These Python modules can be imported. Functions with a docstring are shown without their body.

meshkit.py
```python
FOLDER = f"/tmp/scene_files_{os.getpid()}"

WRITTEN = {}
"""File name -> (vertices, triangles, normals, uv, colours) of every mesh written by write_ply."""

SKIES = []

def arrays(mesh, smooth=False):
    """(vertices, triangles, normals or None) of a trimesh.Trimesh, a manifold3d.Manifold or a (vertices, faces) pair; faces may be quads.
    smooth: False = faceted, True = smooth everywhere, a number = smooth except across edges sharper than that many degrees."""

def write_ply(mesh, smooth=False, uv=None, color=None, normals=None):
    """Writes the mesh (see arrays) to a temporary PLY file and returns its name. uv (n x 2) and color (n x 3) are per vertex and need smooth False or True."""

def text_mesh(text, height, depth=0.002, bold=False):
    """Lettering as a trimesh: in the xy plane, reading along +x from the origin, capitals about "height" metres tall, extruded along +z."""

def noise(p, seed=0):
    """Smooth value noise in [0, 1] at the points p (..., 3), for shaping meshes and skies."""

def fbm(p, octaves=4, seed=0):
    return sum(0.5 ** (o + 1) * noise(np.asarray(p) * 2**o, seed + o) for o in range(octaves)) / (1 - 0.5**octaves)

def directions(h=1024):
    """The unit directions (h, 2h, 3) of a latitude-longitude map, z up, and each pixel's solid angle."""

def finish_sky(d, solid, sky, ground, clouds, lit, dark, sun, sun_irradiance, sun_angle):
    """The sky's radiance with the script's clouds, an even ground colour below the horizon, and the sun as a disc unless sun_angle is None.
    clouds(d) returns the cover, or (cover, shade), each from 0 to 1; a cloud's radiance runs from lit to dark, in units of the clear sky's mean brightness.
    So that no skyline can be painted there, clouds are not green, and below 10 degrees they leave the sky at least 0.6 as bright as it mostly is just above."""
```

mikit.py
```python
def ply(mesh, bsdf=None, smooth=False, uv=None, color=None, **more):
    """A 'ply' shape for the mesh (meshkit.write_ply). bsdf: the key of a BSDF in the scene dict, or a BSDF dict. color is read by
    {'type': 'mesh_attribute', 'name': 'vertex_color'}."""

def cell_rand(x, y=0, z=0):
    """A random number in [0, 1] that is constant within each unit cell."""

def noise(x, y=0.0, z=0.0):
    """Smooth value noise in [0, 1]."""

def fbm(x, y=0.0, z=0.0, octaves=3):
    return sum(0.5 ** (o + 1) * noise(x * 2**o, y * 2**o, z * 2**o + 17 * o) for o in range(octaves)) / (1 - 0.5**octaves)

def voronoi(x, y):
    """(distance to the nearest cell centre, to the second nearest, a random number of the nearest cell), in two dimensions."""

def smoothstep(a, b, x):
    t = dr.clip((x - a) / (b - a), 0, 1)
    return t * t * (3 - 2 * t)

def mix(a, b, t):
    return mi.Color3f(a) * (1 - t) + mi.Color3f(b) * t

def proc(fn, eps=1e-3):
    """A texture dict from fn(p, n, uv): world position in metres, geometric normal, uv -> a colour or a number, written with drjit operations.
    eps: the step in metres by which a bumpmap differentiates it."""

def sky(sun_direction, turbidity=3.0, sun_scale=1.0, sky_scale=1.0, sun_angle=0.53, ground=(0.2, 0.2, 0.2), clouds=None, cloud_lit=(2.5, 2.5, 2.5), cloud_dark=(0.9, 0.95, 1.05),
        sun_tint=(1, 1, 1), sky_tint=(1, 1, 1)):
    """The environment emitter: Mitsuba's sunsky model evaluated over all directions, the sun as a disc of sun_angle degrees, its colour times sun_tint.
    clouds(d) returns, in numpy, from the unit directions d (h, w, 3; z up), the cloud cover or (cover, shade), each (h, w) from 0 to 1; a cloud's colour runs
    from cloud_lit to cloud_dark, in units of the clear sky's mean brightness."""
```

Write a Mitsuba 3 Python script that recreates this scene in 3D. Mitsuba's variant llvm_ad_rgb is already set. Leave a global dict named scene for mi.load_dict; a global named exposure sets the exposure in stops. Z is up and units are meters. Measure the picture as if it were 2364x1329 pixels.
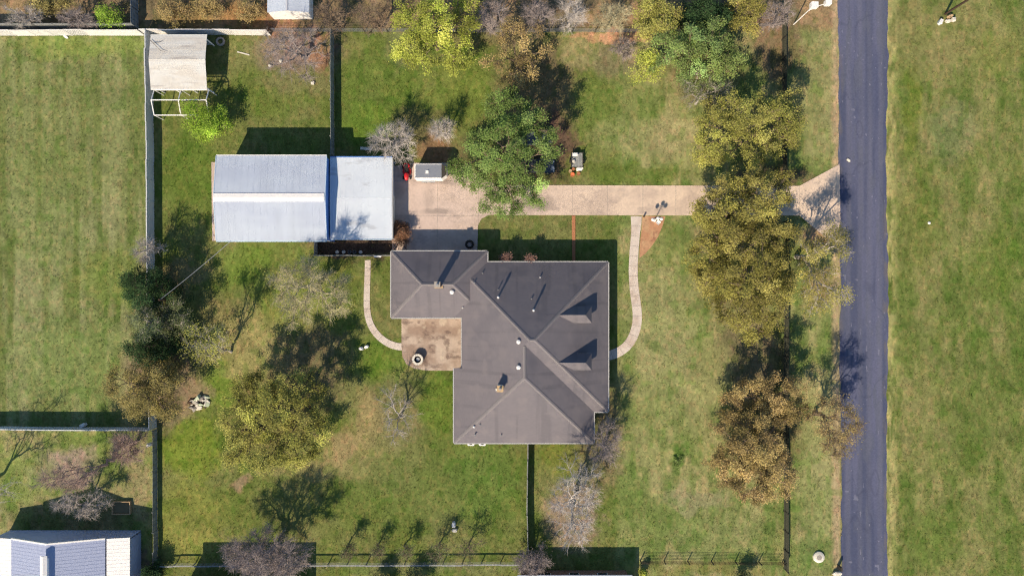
import math, random
import numpy as np, trimesh, manifold3d, shapely
import shapely.geometry as sg
from shapely.ops import unary_union
import drjit as dr
import mitsuba as mi
import mikit, meshkit
from mikit import noise, fbm, cell_rand, smoothstep, mix, voronoi, proc

# ------------------------------------------------------------------ camera, sky, exposure
H = 87.0                       # height of the camera over the ground
S = 0.055                      # metres per photograph pixel on the ground
scene, labels = {}, {}
scene['camera'] = {'type': 'thinlens', 'aperture_radius': 0.07, 'focus_distance': 200.0, 'fov': 73.53, 'fov_axis': 'x', 'near_clip': 0.5, 'far_clip': 5000.0,
                   'to_world': mi.ScalarTransform4f().look_at(origin=[0, 0, H], target=[0, 0, 0], up=[0, 1, 0])}
EL = math.radians(41.0)
SUN = (-0.45 * math.cos(EL), -0.893 * math.cos(EL), math.sin(EL))
scene['sky'] = mikit.sky(SUN, turbidity=3, ground=(0.12, 0.13, 0.07))
exposure = 2.1
K = np.array([1.515, 1.37, 1.28])   # picture brightness of a white level surface at this exposure, per channel

# ------------------------------------------------------------------ helpers
def W(px, py, z=0.0):
    f = (H - z) / H * S
    return np.array([(px - 1182.0) * f, (664.5 - py) * f, z])


def lin(c):
    c = np.asarray(c, float) / 255.0
    return np.where(c <= 0.04045, c / 12.92, ((c + 0.055) / 1.055) ** 2.4)


def alb(*c, k=1.0):
    return [float(v) for v in np.clip(lin(c) / K * k, 0.002, 0.9)]


def numbered(key):
    if key not in scene and key not in TAKEN:
        return key
    i = 1
    while f'{key}_{i:03d}' in scene or f'{key}_{i:03d}' in TAKEN:
        i += 1
    return f'{key}_{i:03d}'


TAKEN = set()


def thing(name, label, cat, group=None):
    key = numbered(name)
    TAKEN.add(key)
    labels[key] = {'label': label, 'category': cat}
    if group:
        labels[key]['group'] = group
    return key


def put(key, mesh, bsdf, smooth=False, **kw):
    scene[key] = mikit.ply(mesh, bsdf, smooth=smooth, **kw)
    return key


def part(parent, name, mesh, bsdf, smooth=False, label=None, **kw):
    key = numbered(f'{parent}__{name}')
    put(key, mesh, bsdf, smooth, **kw)
    if label:
        labels[key] = {'label': label}
    return key


def single(name, label, cat, mesh, bsdf, smooth=False, group=None):
    key = thing(name, label, cat, group)
    TAKEN.discard(key)
    return put(key, mesh, bsdf, smooth)


def struct(name, mesh, bsdf, smooth=False):
    key = numbered(name)
    labels[key] = {'kind': 'structure'}
    return put(key, mesh, bsdf, smooth)


class MB:
    """Collects solids into one mesh."""
    BF = np.array([[0, 2, 1], [0, 3, 2], [4, 5, 6], [4, 6, 7], [0, 1, 5], [0, 5, 4], [1, 2, 6], [1, 6, 5], [2, 3, 7], [2, 7, 6], [3, 0, 4], [3, 4, 7]])

    def __init__(self):
        self.v, self.f, self.n = [], [], 0

    def add(self, v, f):
        v = np.asarray(v, float)
        self.v.append(v)
        self.f.append(np.asarray(f, int) + self.n)
        self.n += len(v)
        return self

    def box(self, cx, cy, cz, sx, sy, sz, ang=0.0):
        c = np.array([[-1, -1, -1], [1, -1, -1], [1, 1, -1], [-1, 1, -1], [-1, -1, 1], [1, -1, 1], [1, 1, 1], [-1, 1, 1]]) * 0.5 * [sx, sy, sz]
        if ang:
            ca, sa = math.cos(ang), math.sin(ang)
            c = np.stack([c[:, 0] * ca - c[:, 1] * sa, c[:, 0] * sa + c[:, 1] * ca, c[:, 2]], 1)
        return self.add(c + [cx, cy, cz], MB.BF)

    def hexa(self, p8):
        return self.add(p8, MB.BF)

    def tube(self, pts, r, sides=8):
        p = np.asarray(pts, float)
        r = np.broadcast_to(np.asarray(r, float), (len(p),))
        t = np.gradient(p, axis=0)
        t /= np.linalg.norm(t, axis=1, keepdims=True) + 1e-9
        a = np.cross(t, np.where(np.abs(t[:, 2:]) < 0.9, [0, 0, 1.0], [1.0, 0, 0]))
        a /= np.linalg.norm(a, axis=1, keepdims=True) + 1e-9
        b = np.cross(t, a)
        g = np.arange(sides) * 2 * np.pi / sides
        v = p[:, None] + r[:, None, None] * (np.cos(g)[None, :, None] * a[:, None] + np.sin(g)[None, :, None] * b[:, None])
        n = len(p)
        f = []
        for i in range(n - 1):
            for j in range(sides):
                k = (j + 1) % sides
                f += [[i * sides + j, i * sides + k, (i + 1) * sides + k], [i * sides + j, (i + 1) * sides + k, (i + 1) * sides + j]]
        V = np.vstack([v.reshape(-1, 3), p[:1], p[-1:]])
        for j in range(sides):
            k = (j + 1) % sides
            f += [[n * sides, k, j], [n * sides + 1, (n - 1) * sides + j, (n - 1) * sides + k]]
        return self.add(V, f)

    def cyl(self, x, y, z0, z1, r0, r1=None, sides=16):
        return self.tube([[x, y, z0], [x, y, z1]], [r0, r0 if r1 is None else r1], sides)

    def lathe(self, x, y, prof, sides=20):
        """prof: list of (r, z) from bottom outside, round to the inside."""
        pr = np.array(prof, float)
        g = np.arange(sides) * 2 * np.pi / sides
        v = np.stack([x + pr[:, None, 0] * np.cos(g), y + pr[:, None, 0] * np.sin(g), np.repeat(pr[:, 1:], sides, 1)], -1)
        f = []
        for i in range(len(pr) - 1):
            for j in range(sides):
                k = (j + 1) % sides
                f += [[i * sides + j, i * sides + k, (i + 1) * sides + k], [i * sides + j, (i + 1) * sides + k, (i + 1) * sides + j]]
        return self.add(v.reshape(-1, 3), f)

    def ball(self, x, y, z, rx, ry=None, rz=None, sub=2):
        m = trimesh.creation.icosphere(subdivisions=sub)
        return self.add(np.array(m.vertices) * [rx, ry or rx, rz or rx] + [x, y, z], m.faces)

    def prism(self, poly, z0, z1):
        for g in getattr(poly, 'geoms', [poly]):
            if g.is_empty or g.area < 1e-6:
                continue
            m = trimesh.creation.extrude_polygon(g, z1 - z0)
            self.add(np.array(m.vertices) + [0, 0, z0], m.faces)
        return self

    def mesh(self):
        return trimesh.Trimesh(np.vstack(self.v), np.vstack(self.f), process=False)


def sheet(poly, z):
    vs, fs, n = [], [], 0
    for g in getattr(poly, 'geoms', [poly]):
        v, f = trimesh.creation.triangulate_polygon(g, engine='earcut')
        vs.append(np.column_stack([v, np.full(len(v), z)]))
        f = np.array(f)
        c = np.cross(vs[-1][f[:, 1]] - vs[-1][f[:, 0]], vs[-1][f[:, 2]] - vs[-1][f[:, 0]])[:, 2] < 0
        f[c] = f[c][:, ::-1]
        fs.append(f + n)
        n += len(v)
    return trimesh.Trimesh(np.vstack(vs), np.vstack(fs), process=False)


def P(*pts):
    """A ground polygon from photograph positions."""
    return sg.Polygon([tuple(W(x, y)[:2]) for x, y in pts])


def mat(name, color, rough=0.9, **kw):
    if kw or rough < 0.85:
        b = {'type': 'principled', 'base_color': color if isinstance(color, dict) else {'type': 'rgb', 'value': list(map(float, color))}, 'roughness': rough, **kw}
    else:
        b = {'type': 'diffuse', 'reflectance': color if isinstance(color, dict) else {'type': 'rgb', 'value': list(map(float, color))}}
    scene[name] = {'type': 'twosided', 'b': b}
    return name


def C(*c, k=1.0):
    return mi.Color3f(*alb(*c, k=k))


# ------------------------------------------------------------------ ground colours (living and dead grass, bare earth)
PATCHES = [
    # px, py, rx, ry, colour, strength
    (160, 300, 220, 190, (126, 134, 74), .5), (90, 470, 120, 160, (120, 136, 68), .4), (250, 640, 110, 70, (122, 138, 62), .6),
    (170, 840, 160, 120, (130, 146, 80), .6), (200, 110, 160, 25, (138, 155, 70), .6), (300, 900, 50, 90, (158, 148, 98), .5),
    (440, 420, 90, 130, (98, 120, 42), .6), (640, 210, 110, 60, (112, 126, 52), .5), (690, 120, 110, 62, (150, 126, 112), .95), (600, 110, 50, 45, (140, 130, 92), .6),
    (740, 130, 26, 60, (178, 128, 94), .7), (690, 195, 100, 25, (140, 130, 90), .5),
    (880, 180, 110, 110, (104, 128, 46), .5), (840, 280, 60, 40, (98, 132, 34), .6), (800, 100, 60, 20, (142, 138, 80), .5), (930, 110, 40, 60, (130, 128, 92), .5),
    (1060, 210, 90, 110, (122, 136, 58), .7), (1120, 80, 110, 40, (150, 130, 96), .6),
    (1240, 210, 110, 130, (132, 110, 88), .7), (1270, 330, 70, 90, (112, 84, 74), .85), (1170, 370, 120, 110, (120, 100, 80), .7),
    (1000, 345, 48, 42, (150, 116, 86), .9), (960, 290, 60, 50, (128, 112, 80), .6), (1350, 110, 60, 50, (166, 154, 106), .8), (1430, 130, 60, 60, (150, 132, 108), .6),
    (1420, 240, 110, 70, (112, 130, 60), .6), (1450, 315, 110, 45, (152, 154, 96), .6), (1570, 320, 90, 60, (172, 162, 112), .8), (1470, 400, 150, 22, (108, 124, 50), .7),
    (1620, 160, 110, 80, (130, 112, 80), .6), (1740, 300, 100, 90, (128, 110, 76), .5), (1870, 200, 60, 140, (140, 136, 84), .5), (1800, 110, 60, 80, (138, 108, 90), .7),
    (1770, 415, 110, 45, (118, 92, 78), .8), (1720, 600, 120, 160, (112, 96, 66), .6), (1740, 830, 100, 100, (118, 98, 82), .65), (1760, 1000, 100, 120, (130, 104, 78), .7),
    (1885, 545, 40, 45, (198, 156, 122), .8), (1900, 660, 40, 50, (188, 150, 112), .6), (1890, 900, 50, 70, (178, 168, 112), .7),
    (1520, 560, 60, 60, (116, 132, 64), .6), (1530, 760, 90, 150, (160, 158, 104), .7), (1580, 930, 90, 90, (154, 154, 98), .6), (1640, 830, 60, 60, (160, 154, 100), .6), (1500, 980, 80, 120, (136, 144, 82), .4),
    (1560, 1060, 26, 34, (92, 124, 48), .8), (1470, 1200, 90, 80, (112, 132, 60), .5), (1600, 1150, 90, 30, (166, 156, 116), .6), (1650, 1240, 130, 60, (138, 144, 86), .5),
    (1370, 1010, 70, 150, (136, 116, 92), .55), (1320, 1190, 70, 90, (160, 136, 112), .9), (1290, 1050, 50, 50, (128, 132, 52), .6),
    (590, 800, 80, 110, (166, 156, 98), .85), (500, 760, 70, 90, (150, 136, 88), .6), (420, 640, 60, 50, (160, 138, 100), .5), (850, 960, 40, 70, (170, 150, 102), .8), (800, 1040, 60, 60, (172, 150, 104), .8), (720, 1085, 150, 30, (156, 146, 94), .75), (880, 1020, 50, 40, (150, 142, 90), .6), (560, 1112, 34, 16, (170, 140, 114), .7),
    (440, 1030, 80, 90, (124, 142, 42), .8), (440, 1200, 90, 110, (142, 144, 68), .8), (510, 900, 40, 60, (112, 140, 40), .7), (720, 830, 100, 100, (132, 112, 92), .6), (640, 960, 120, 100, (134, 116, 78), .7),
    (880, 830, 60, 60, (100, 126, 38), .7), (920, 950, 70, 90, (136, 128, 88), .6), (1010, 930, 50, 80, (104, 128, 42), .6), (950, 1130, 190, 90, (112, 126, 62), .5), (1120, 1100, 80, 110, (102, 130, 54), .5),
    (700, 690, 110, 80, (132, 140, 60), .7), (560, 610, 60, 50, (112, 138, 48), .6), (800, 640, 40, 60, (112, 118, 54), .6), (820, 575, 110, 26, (118, 92, 80), .9), (925, 540, 30, 40, (140, 104, 82), .9),
    (370, 860, 80, 150, (138, 118, 98), .8), (445, 915, 40, 56, (166, 140, 112), .6), (360, 690, 70, 90, (120, 106, 80), .6),
    (150, 1085, 95, 48, (170, 148, 130), .9), (320, 1100, 26, 110, (158, 142, 104), .7), (60, 1100, 70, 70, (136, 150, 76), .6), (250, 1090, 60, 40, (132, 144, 74), .5), (170, 1200, 160, 40, (96, 88, 62), .5),
    (2160, 90, 130, 90, (150, 142, 88), .6), (2300, 620, 70, 110, (104, 126, 46), .6), (2260, 950, 90, 160, (108, 122, 58), .6), (2120, 500, 50, 160, (124, 128, 62), .4), (2240, 1050, 30, 60, (88, 112, 40), .6),
    (2150, 1250, 60, 80, (112, 130, 58), .5), (2200, 300, 60, 70, (140, 140, 100), .4), (2110, 250, 26, 110, (116, 128, 46), .6), (2300, 130, 60, 60, (134, 138, 66), .5),
    (1890, 1080, 44, 190, (168, 164, 108), .7), (1890, 260, 36, 120, (150, 150, 94), .5), (1868, 1180, 24, 90, (128, 138, 78), .5), (1880, 1280, 50, 40, (116, 136, 72), .5), (640, 50, 60, 40, (166, 122, 92), .8), (560, 40, 60, 40, (182, 136, 84), .8), (440, 40, 70, 36, (164, 134, 84), .8),
    (1400, 82, 100, 10, (208, 160, 122), .95), (1480, 78, 60, 14, (208, 160, 122), .8), (900, 1310, 300, 18, (132, 134, 84), .7), (1640, 1318, 180, 16, (136, 132, 74), .7), (330, 1310, 26, 60, (110, 96, 84), .8),
]


def ground_colour(p, n=None, uv=None):
    x, y = p.x, p.y
    px, py = x / S + 1182.0, 664.5 - y / S
    w1 = fbm(x * 0.45 + 31.0, y * 0.45 + 7.0, 0.0, 3) - 0.5
    w2 = fbm(x * 1.7 + 3.0, y * 1.7 + 57.0, 0.0, 3) - 0.5
    wx, wy = px + 46 * w1 + 12 * w2, py + 46 * (fbm(x * 0.45 + 91.0, y * 0.45, 0.0, 2) - 0.5)

    def rect(x0, x1, y0, y1, s=6.0):
        return smoothstep(x0 - s, x0 + s, px) * smoothstep(x1 + s, x1 - s, px) * smoothstep(y0 - s, y0 + s, py) * smoothstep(y1 + s, y1 - s, py)

    c = mix(alb(110, 123, 56), alb(130, 131, 76), smoothstep(.3, .75, fbm(x * .22, y * .22, 0.0, 3)))
    lane = fbm(x * 1.1, y * 0.05 + 9.0, 0.0, 3)                      # mowing lanes run up and down the picture
    field = mix(alb(116, 126, 68), alb(152, 152, 102), smoothstep(.3, .72, lane * .72 + .28 * fbm(x * .6, y * .3, 0.0, 3)))
    c = mix(c, field, rect(-5000, 340, 84, 985, 3))
    c = mix(c, mix(alb(124, 138, 70), alb(156, 150, 100), smoothstep(.35, .7, fbm(x * .5, y * .4, 0.0, 3))), rect(-5000, 352, 990, 5000, 3))
    front = mix(alb(122, 136, 72), alb(164, 158, 104), smoothstep(.36, .68, fbm(x * .55, y * .32, 0.0, 3) * .75 + lane * .25))
    c = mix(c, front, rect(1425, 1940, 60, 5000, 14))
    far = mix(alb(106, 122, 56), alb(146, 142, 86), smoothstep(.3, .74, fbm(x * .5, y * .16, 0.0, 3) * .7 + .3 * fbm(x * 1.6, y * .9, 0.0, 2)))
    c = mix(c, far, rect(2046, 9000, -5000, 9000, 3))
    c = mix(c, mix(alb(126, 112, 84), alb(166, 138, 100), smoothstep(.35, .7, fbm(x * .4, y * .4, 0.0, 3))), rect(-5000, 1930, -5000, 70, 12))
    for (a, b, rx, ry, col, s) in PATCHES:
        d = dr.sqrt(dr.square((wx - a) / rx) + dr.square((wy - b) / ry)) + 0.5 * w2
        c = mix(c, alb(*col), smoothstep(1.2, 0.55, d) * s)
    edge = smoothstep(34, 4, dr.abs(wx * .2 + px * .8 - 2048)) * .85
    c = mix(c, alb(186, 176, 112), edge * smoothstep(.2, .6, fbm(x * 2.0, y * .5, 0.0, 2)))
    c = mix(c, alb(192, 166, 128), smoothstep(16, 3, dr.abs(px - 1931 + 5 * w1)) * .8)
    f = fbm(x * 4.2, y * 3.4, 0.0, 3)
    g = noise(x * 9.0, y * 9.0)
    h = noise(x * 2.1 + 40, y * 1.3)
    k = 0.80 + 0.42 * (f - .5) + 0.20 * (g - .5) + .22 * h
    c = mix(c, mi.Color3f(c.x * 1.22 + .012, c.y * 1.06 + .006, c.z * 1.12 + .004), smoothstep(.58, .8, noise(x * 3.1 + 11, y * 2.2 + 5)) * .8)
    c = mix(c, mi.Color3f(c.x * .72, c.y * .88, c.z * .66), smoothstep(.62, .82, noise(x * 1.3 + 71, y * 1.0 + 15)) * .8)
    g_ = mi.luminance(c)
    c = mi.Color3f(c.x * .97 + g_ * .05, c.y * .95 + g_ * .05, c.z * .94 + g_ * .06)
    return c * (k * 1.13)


def concrete_colour(p, n=None, uv=None):
    x, y = p.x, p.y
    px, py = x / S + 1182.0, 664.5 - y / S
    c = mix(alb(230, 202, 188), alb(243, 213, 189), smoothstep(1180, 1420, px))
    c = mix(c, alb(206, 180, 164), smoothstep(.42, .75, fbm(x * .35, y * .5, 3.0, 4)) * .7)
    c = mix(c, alb(176, 156, 146), smoothstep(.6, .82, fbm(x * .8 + 9, y * 1.2, 3.0, 3)) * .4)
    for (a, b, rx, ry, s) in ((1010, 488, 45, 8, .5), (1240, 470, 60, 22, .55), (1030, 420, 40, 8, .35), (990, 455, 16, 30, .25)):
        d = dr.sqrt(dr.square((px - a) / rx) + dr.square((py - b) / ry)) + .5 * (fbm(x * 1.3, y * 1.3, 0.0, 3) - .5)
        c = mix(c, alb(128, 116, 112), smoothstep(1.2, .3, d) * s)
    return c * (0.90 + .2 * fbm(x * 5, y * 5, 0.0, 3))


def path_colour(p, n=None, uv=None):
    x, y = p.x, p.y
    c = mix(alb(236, 216, 202), alb(216, 192, 176), smoothstep(.4, .75, fbm(x * .7, y * .7, 1.0, 4)))
    return c * (0.9 + .2 * fbm(x * 6, y * 6, 0.0, 2))


def patio_colour(p, n=None, uv=None):
    x, y = p.x, p.y
    c = mix(alb(216, 190, 170), alb(180, 152, 134), smoothstep(.35, .7, fbm(x * .55, y * .75, 5.0, 4)))
    c = mix(c, alb(128, 106, 96), smoothstep(.55, .8, fbm(x * 1.1 + 3, y * 1.6, 2.0, 4)) * .7)
    c = mix(c, alb(226, 204, 180), smoothstep(.62, .78, fbm(x * .9 + 13, y * .9, 2.0, 3)) * .7)
    return c * (0.88 + .24 * fbm(x * 4, y * 4, 0.0, 3))


def asphalt_colour(p, n=None, uv=None):
    x, y = p.x, p.y
    px = x / S + 1182.0
    t = fbm(x * 1.1, y * 0.06, 2.0, 3)
    c = mix(alb(92, 95, 119), alb(112, 112, 136), smoothstep(.3, .72, t))
    c = mix(c, alb(88, 92, 118), smoothstep(.52, .75, fbm(x * .5, y * .12, 7.0, 3)) * .6)
    c = mix(c, alb(108, 109, 124), smoothstep(.55, .75, fbm(x * 1.4, y * .3, 5.0, 3)) * .6)
    for a_ in (1958, 1985, 2006, 2031):
        c = mix(c, alb(122, 120, 134), smoothstep(9, 2, dr.abs(px - a_ + 6 * (fbm(y * .05, 3.0, 0.0, 2) - .5))) * .35)
    c = mix(c, alb(128, 118, 112), smoothstep(.5, .8, fbm(x * 1.5, y * .4, 9.0, 3)) * smoothstep(16, 2, dr.minimum(px - 1936, 2048 - px)) * .6)
    crack = smoothstep(.02, .0, dr.abs(fbm(x * .33 + 2, y * .11, 11.0, 3) - .5)) * .25
    c = mix(c, alb(72, 74, 94), crack)
    c = mix(c, alb(170, 166, 178), smoothstep(.9, .97, noise(x * 2.6 + 5, y * 1.9 + 3)) * .35)
    return c * (0.88 + .24 * fbm(x * 7, y * 7, 0.0, 2))


def shingle_colour(p, n=None, uv=None):
    along = dr.select(dr.abs(n.x) > dr.abs(n.y), p.y, p.x)
    row = dr.floor(p.z / 0.075)
    r = cell_rand(dr.floor(along / 0.30 + 0.5 * row), row, 3)
    c = mix(alb(134, 125, 128), alb(138, 128, 131), r)
    c = mix(c, alb(116, 110, 116), smoothstep(.45, .75, fbm(p.x * .35, p.y * .35, p.z * .5, 3)) * .6)
    c = mix(c, alb(112, 106, 110), smoothstep(.55, .8, fbm(along * 1.6, p.z * .25, 4.0, 3)) * .45)
    c = mix(c, alb(148, 136, 136), smoothstep(.5, .75, fbm(p.x * .9 + 5, p.y * .9, p.z, 3)) * .5)
    return c


def galv_colour(p, n=None, uv=None):
    c = mix(alb(202, 206, 221), alb(212, 216, 228), smoothstep(.3, .7, fbm(p.x * .15, p.y * .5, 0.0, 3)))
    return c * (0.93 + .12 * fbm(p.x * 1.1, p.y * .25, 0.0, 3))


def white_colour(p, n=None, uv=None):
    c = mix(alb(228, 230, 238), alb(236, 238, 244), smoothstep(.3, .7, fbm(p.x * .3, p.y * .3, 0.0, 3)))
    return mix(c, alb(176, 172, 172), smoothstep(.62, .8, fbm(p.x * .5, p.y * 1.5, 0.0, 4)) * .4)


def cream_colour(p, n=None, uv=None):
    c = mix(alb(238, 230, 222), alb(230, 218, 206), smoothstep(.35, .7, fbm(p.x * .4, p.y * 1.6, 0.0, 3)))
    return mix(c, alb(170, 156, 150), smoothstep(.6, .8, fbm(p.x * .25, p.y * 2.5, 4.0, 4)) * .5)


def wood_colour(p, n=None, uv=None):
    b = cell_rand(dr.floor(p.x / .14), dr.floor(p.y / .14), 1)
    c = mix(alb(150, 150, 150), alb(186, 182, 176), b)
    return mix(c, alb(112, 104, 98), smoothstep(.5, .8, fbm(p.x * 3, p.y * 3, p.z * .8, 3)) * .6)


def dirt_colour(p, n=None, uv=None):
    c = mix(alb(204, 150, 116), alb(214, 170, 132), smoothstep(.3, .7, fbm(p.x * .9, p.y * .9, 0.0, 3)))
    c = mix(c, alb(150, 100, 80), smoothstep(.6, .85, fbm(p.x * 2, p.y * 2, 3.0, 3)) * .6)
    return c * (.85 + .3 * fbm(p.x * 6, p.y * 6, 0.0, 2))


def brick_colour(p, n=None, uv=None):
    along = dr.select(dr.abs(n.x) > dr.abs(n.y), p.y, p.x)
    row = dr.floor(p.z / .075)
    u = along / .22 + .5 * row
    v = p.z / .075
    m = dr.maximum(smoothstep(.44, .48, dr.abs(u - dr.floor(u) - .5)), smoothstep(.40, .46, dr.abs(v - dr.floor(v) - .5)))
    c = mix((.22, .11, .08), (.30, .17, .12), cell_rand(dr.floor(u), row, 4))
    return mix(c, (.33, .31, .28), m)


def textured(name, fn, bump=None, scale=1.0):
    b = {'type': 'diffuse', 'reflectance': proc(fn)}
    if bump is not None:
        b = {'type': 'bumpmap', 'arbitrary': proc(bump, 0.03), 'scale': scale, 'b': b}
    scene[name] = {'type': 'twosided', 'b': b}


def turf_bump(p, n=None, uv=None):
    return 0.05 * fbm(p.x * 2.6, p.y * 2.6, 0.0, 3) + .35 * fbm(p.x * .35, p.y * .35, 0.0, 2)


textured('m_ground', ground_colour, turf_bump)
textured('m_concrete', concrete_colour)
textured('m_path', path_colour)
textured('m_patio', patio_colour)
textured('m_asphalt', asphalt_colour)
textured('m_shingle', shingle_colour)
textured('m_wood', wood_colour)
textured('m_dirt', dirt_colour)
textured('m_brick', brick_colour)
for nm, fn, ro in (('m_galv', galv_colour, .75), ('m_white_metal', white_colour, .5), ('m_cream_metal', cream_colour, .55)):
    scene[nm] = {'type': 'twosided', 'b': {'type': 'principled', 'base_color': proc(fn), 'roughness': ro, 'specular': .3}}
mat('m_barn_roof', alb(176, 181, 208), .75)
mat('m_barn_wall', (.30, .36, .52), .7)
mat('m_dirt_dark', (.16, .145, .09))
mat('m_cap', alb(148, 138, 138))
mat('m_trim', alb(196, 190, 186), .6)
mat('m_white', (.74, .74, .74), .5)
mat('m_offwhite', (.6, .58, .52), .7)
mat('m_blue', (.10, .22, .55), .5)
mat('m_light_blue', (.42, .55, .68), .5)
mat('m_black', (.015, .015, .017), .6)
mat('m_rubber', (.02, .02, .021), .8)
mat('m_red', (.55, .02, .03), .35, specular=.5)
mat('m_orange', (.60, .17, .07), .6)
mat('m_terracotta', alb(196, 132, 96))
mat('m_tan', (.45, .33, .2))
mat('m_car', (.03, .036, .05), .25, clearcoat=.8)
mat('m_car_blue', (.06, .075, .11), .3, clearcoat=.6)
mat('m_glass', (.02, .025, .03), .08, specular=.6)
mat('m_steel', (.4, .42, .45), .45, metallic=.7)
mat('m_greywall', (.42, .45, .52), .7)
mat('m_darkwood', (.055, .052, .048))
mat('m_polewood', (.07, .05, .04))
mat('m_stonegrey', (.32, .30, .28))
mat('m_palegreen', (.45, .52, .40))
mat('m_soot', (.05, .045, .045))
mat('m_brownleaf', (.20, .10, .06))

# ------------------------------------------------------------------ ground, road and paving
big = trimesh.creation.box((3000, 3000, 1))
struct('ground', (np.array([[-1500, -1500, 0], [1500, -1500, 0], [1500, 1500, 0], [-1500, 1500, 0.0]]), np.array([[0, 1, 2, 3]])), 'm_ground')
rng = np.random.default_rng(5)
ys = np.arange(-400, 1729, 5.0)
wob = lambda s_: np.convolve(rng.normal(0, 1, len(ys)), np.hanning(9) / np.hanning(9).sum(), 'same') * s_
wl, wr = wob(2.2), wob(2.6)
left = [(1934 + 9 * (y / 1329.0) + w_ + 1.5 * math.sin(y * .013), y) for y, w_ in zip(ys, wl)]
right = [(2048 + w_ + 2.0 * math.sin(y * .009 + 1), y) for y, w_ in zip(ys, wr)]
ROAD = P(*([(1934, -9000)] + left + [(1943, 9000), (2048, 9000)] + right[::-1] + [(2048, -9000)]))
struct('road', sheet(ROAD, 0.012), 'm_asphalt')


def slabs(key, polys, bsdf, z=0.06, gap=.022):
    """A paved surface of separate slabs; the first piece carries the key's own bed under the joints."""
    bed = unary_union(polys).buffer(.01)
    labels[key] = {'kind': 'structure'}
    put(key, MB().prism(bed.buffer(-.03), 0.001, z - .02).mesh(), 'm_stonegrey')
    for q in polys:
        q = q.buffer(-gap)
        if not q.is_empty:
            part(key, 'slab', MB().prism(q, 0.0, z).mesh(), bsdf)
    return bed


def cut(poly, xs=(), ysx=()):
    """Splits a polygon along photograph columns xs and rows ysx."""
    out = [poly]
    for x in xs:
        X = W(x, 0)[0]
        out = [g for q in out for g in (q.intersection(sg.box(-500, -500, X, 500)), q.intersection(sg.box(X, -500, 500, 500))) if g.area > .05]
    for y in ysx:
        Y = W(0, y)[1]
        out = [g for q in out for g in (q.intersection(sg.box(-500, -500, 500, Y)), q.intersection(sg.box(-500, Y, 500, 500))) if g.area > .05]
    return [h for g in out for h in getattr(g, 'geoms', [g]) if h.area > .05]


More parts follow.
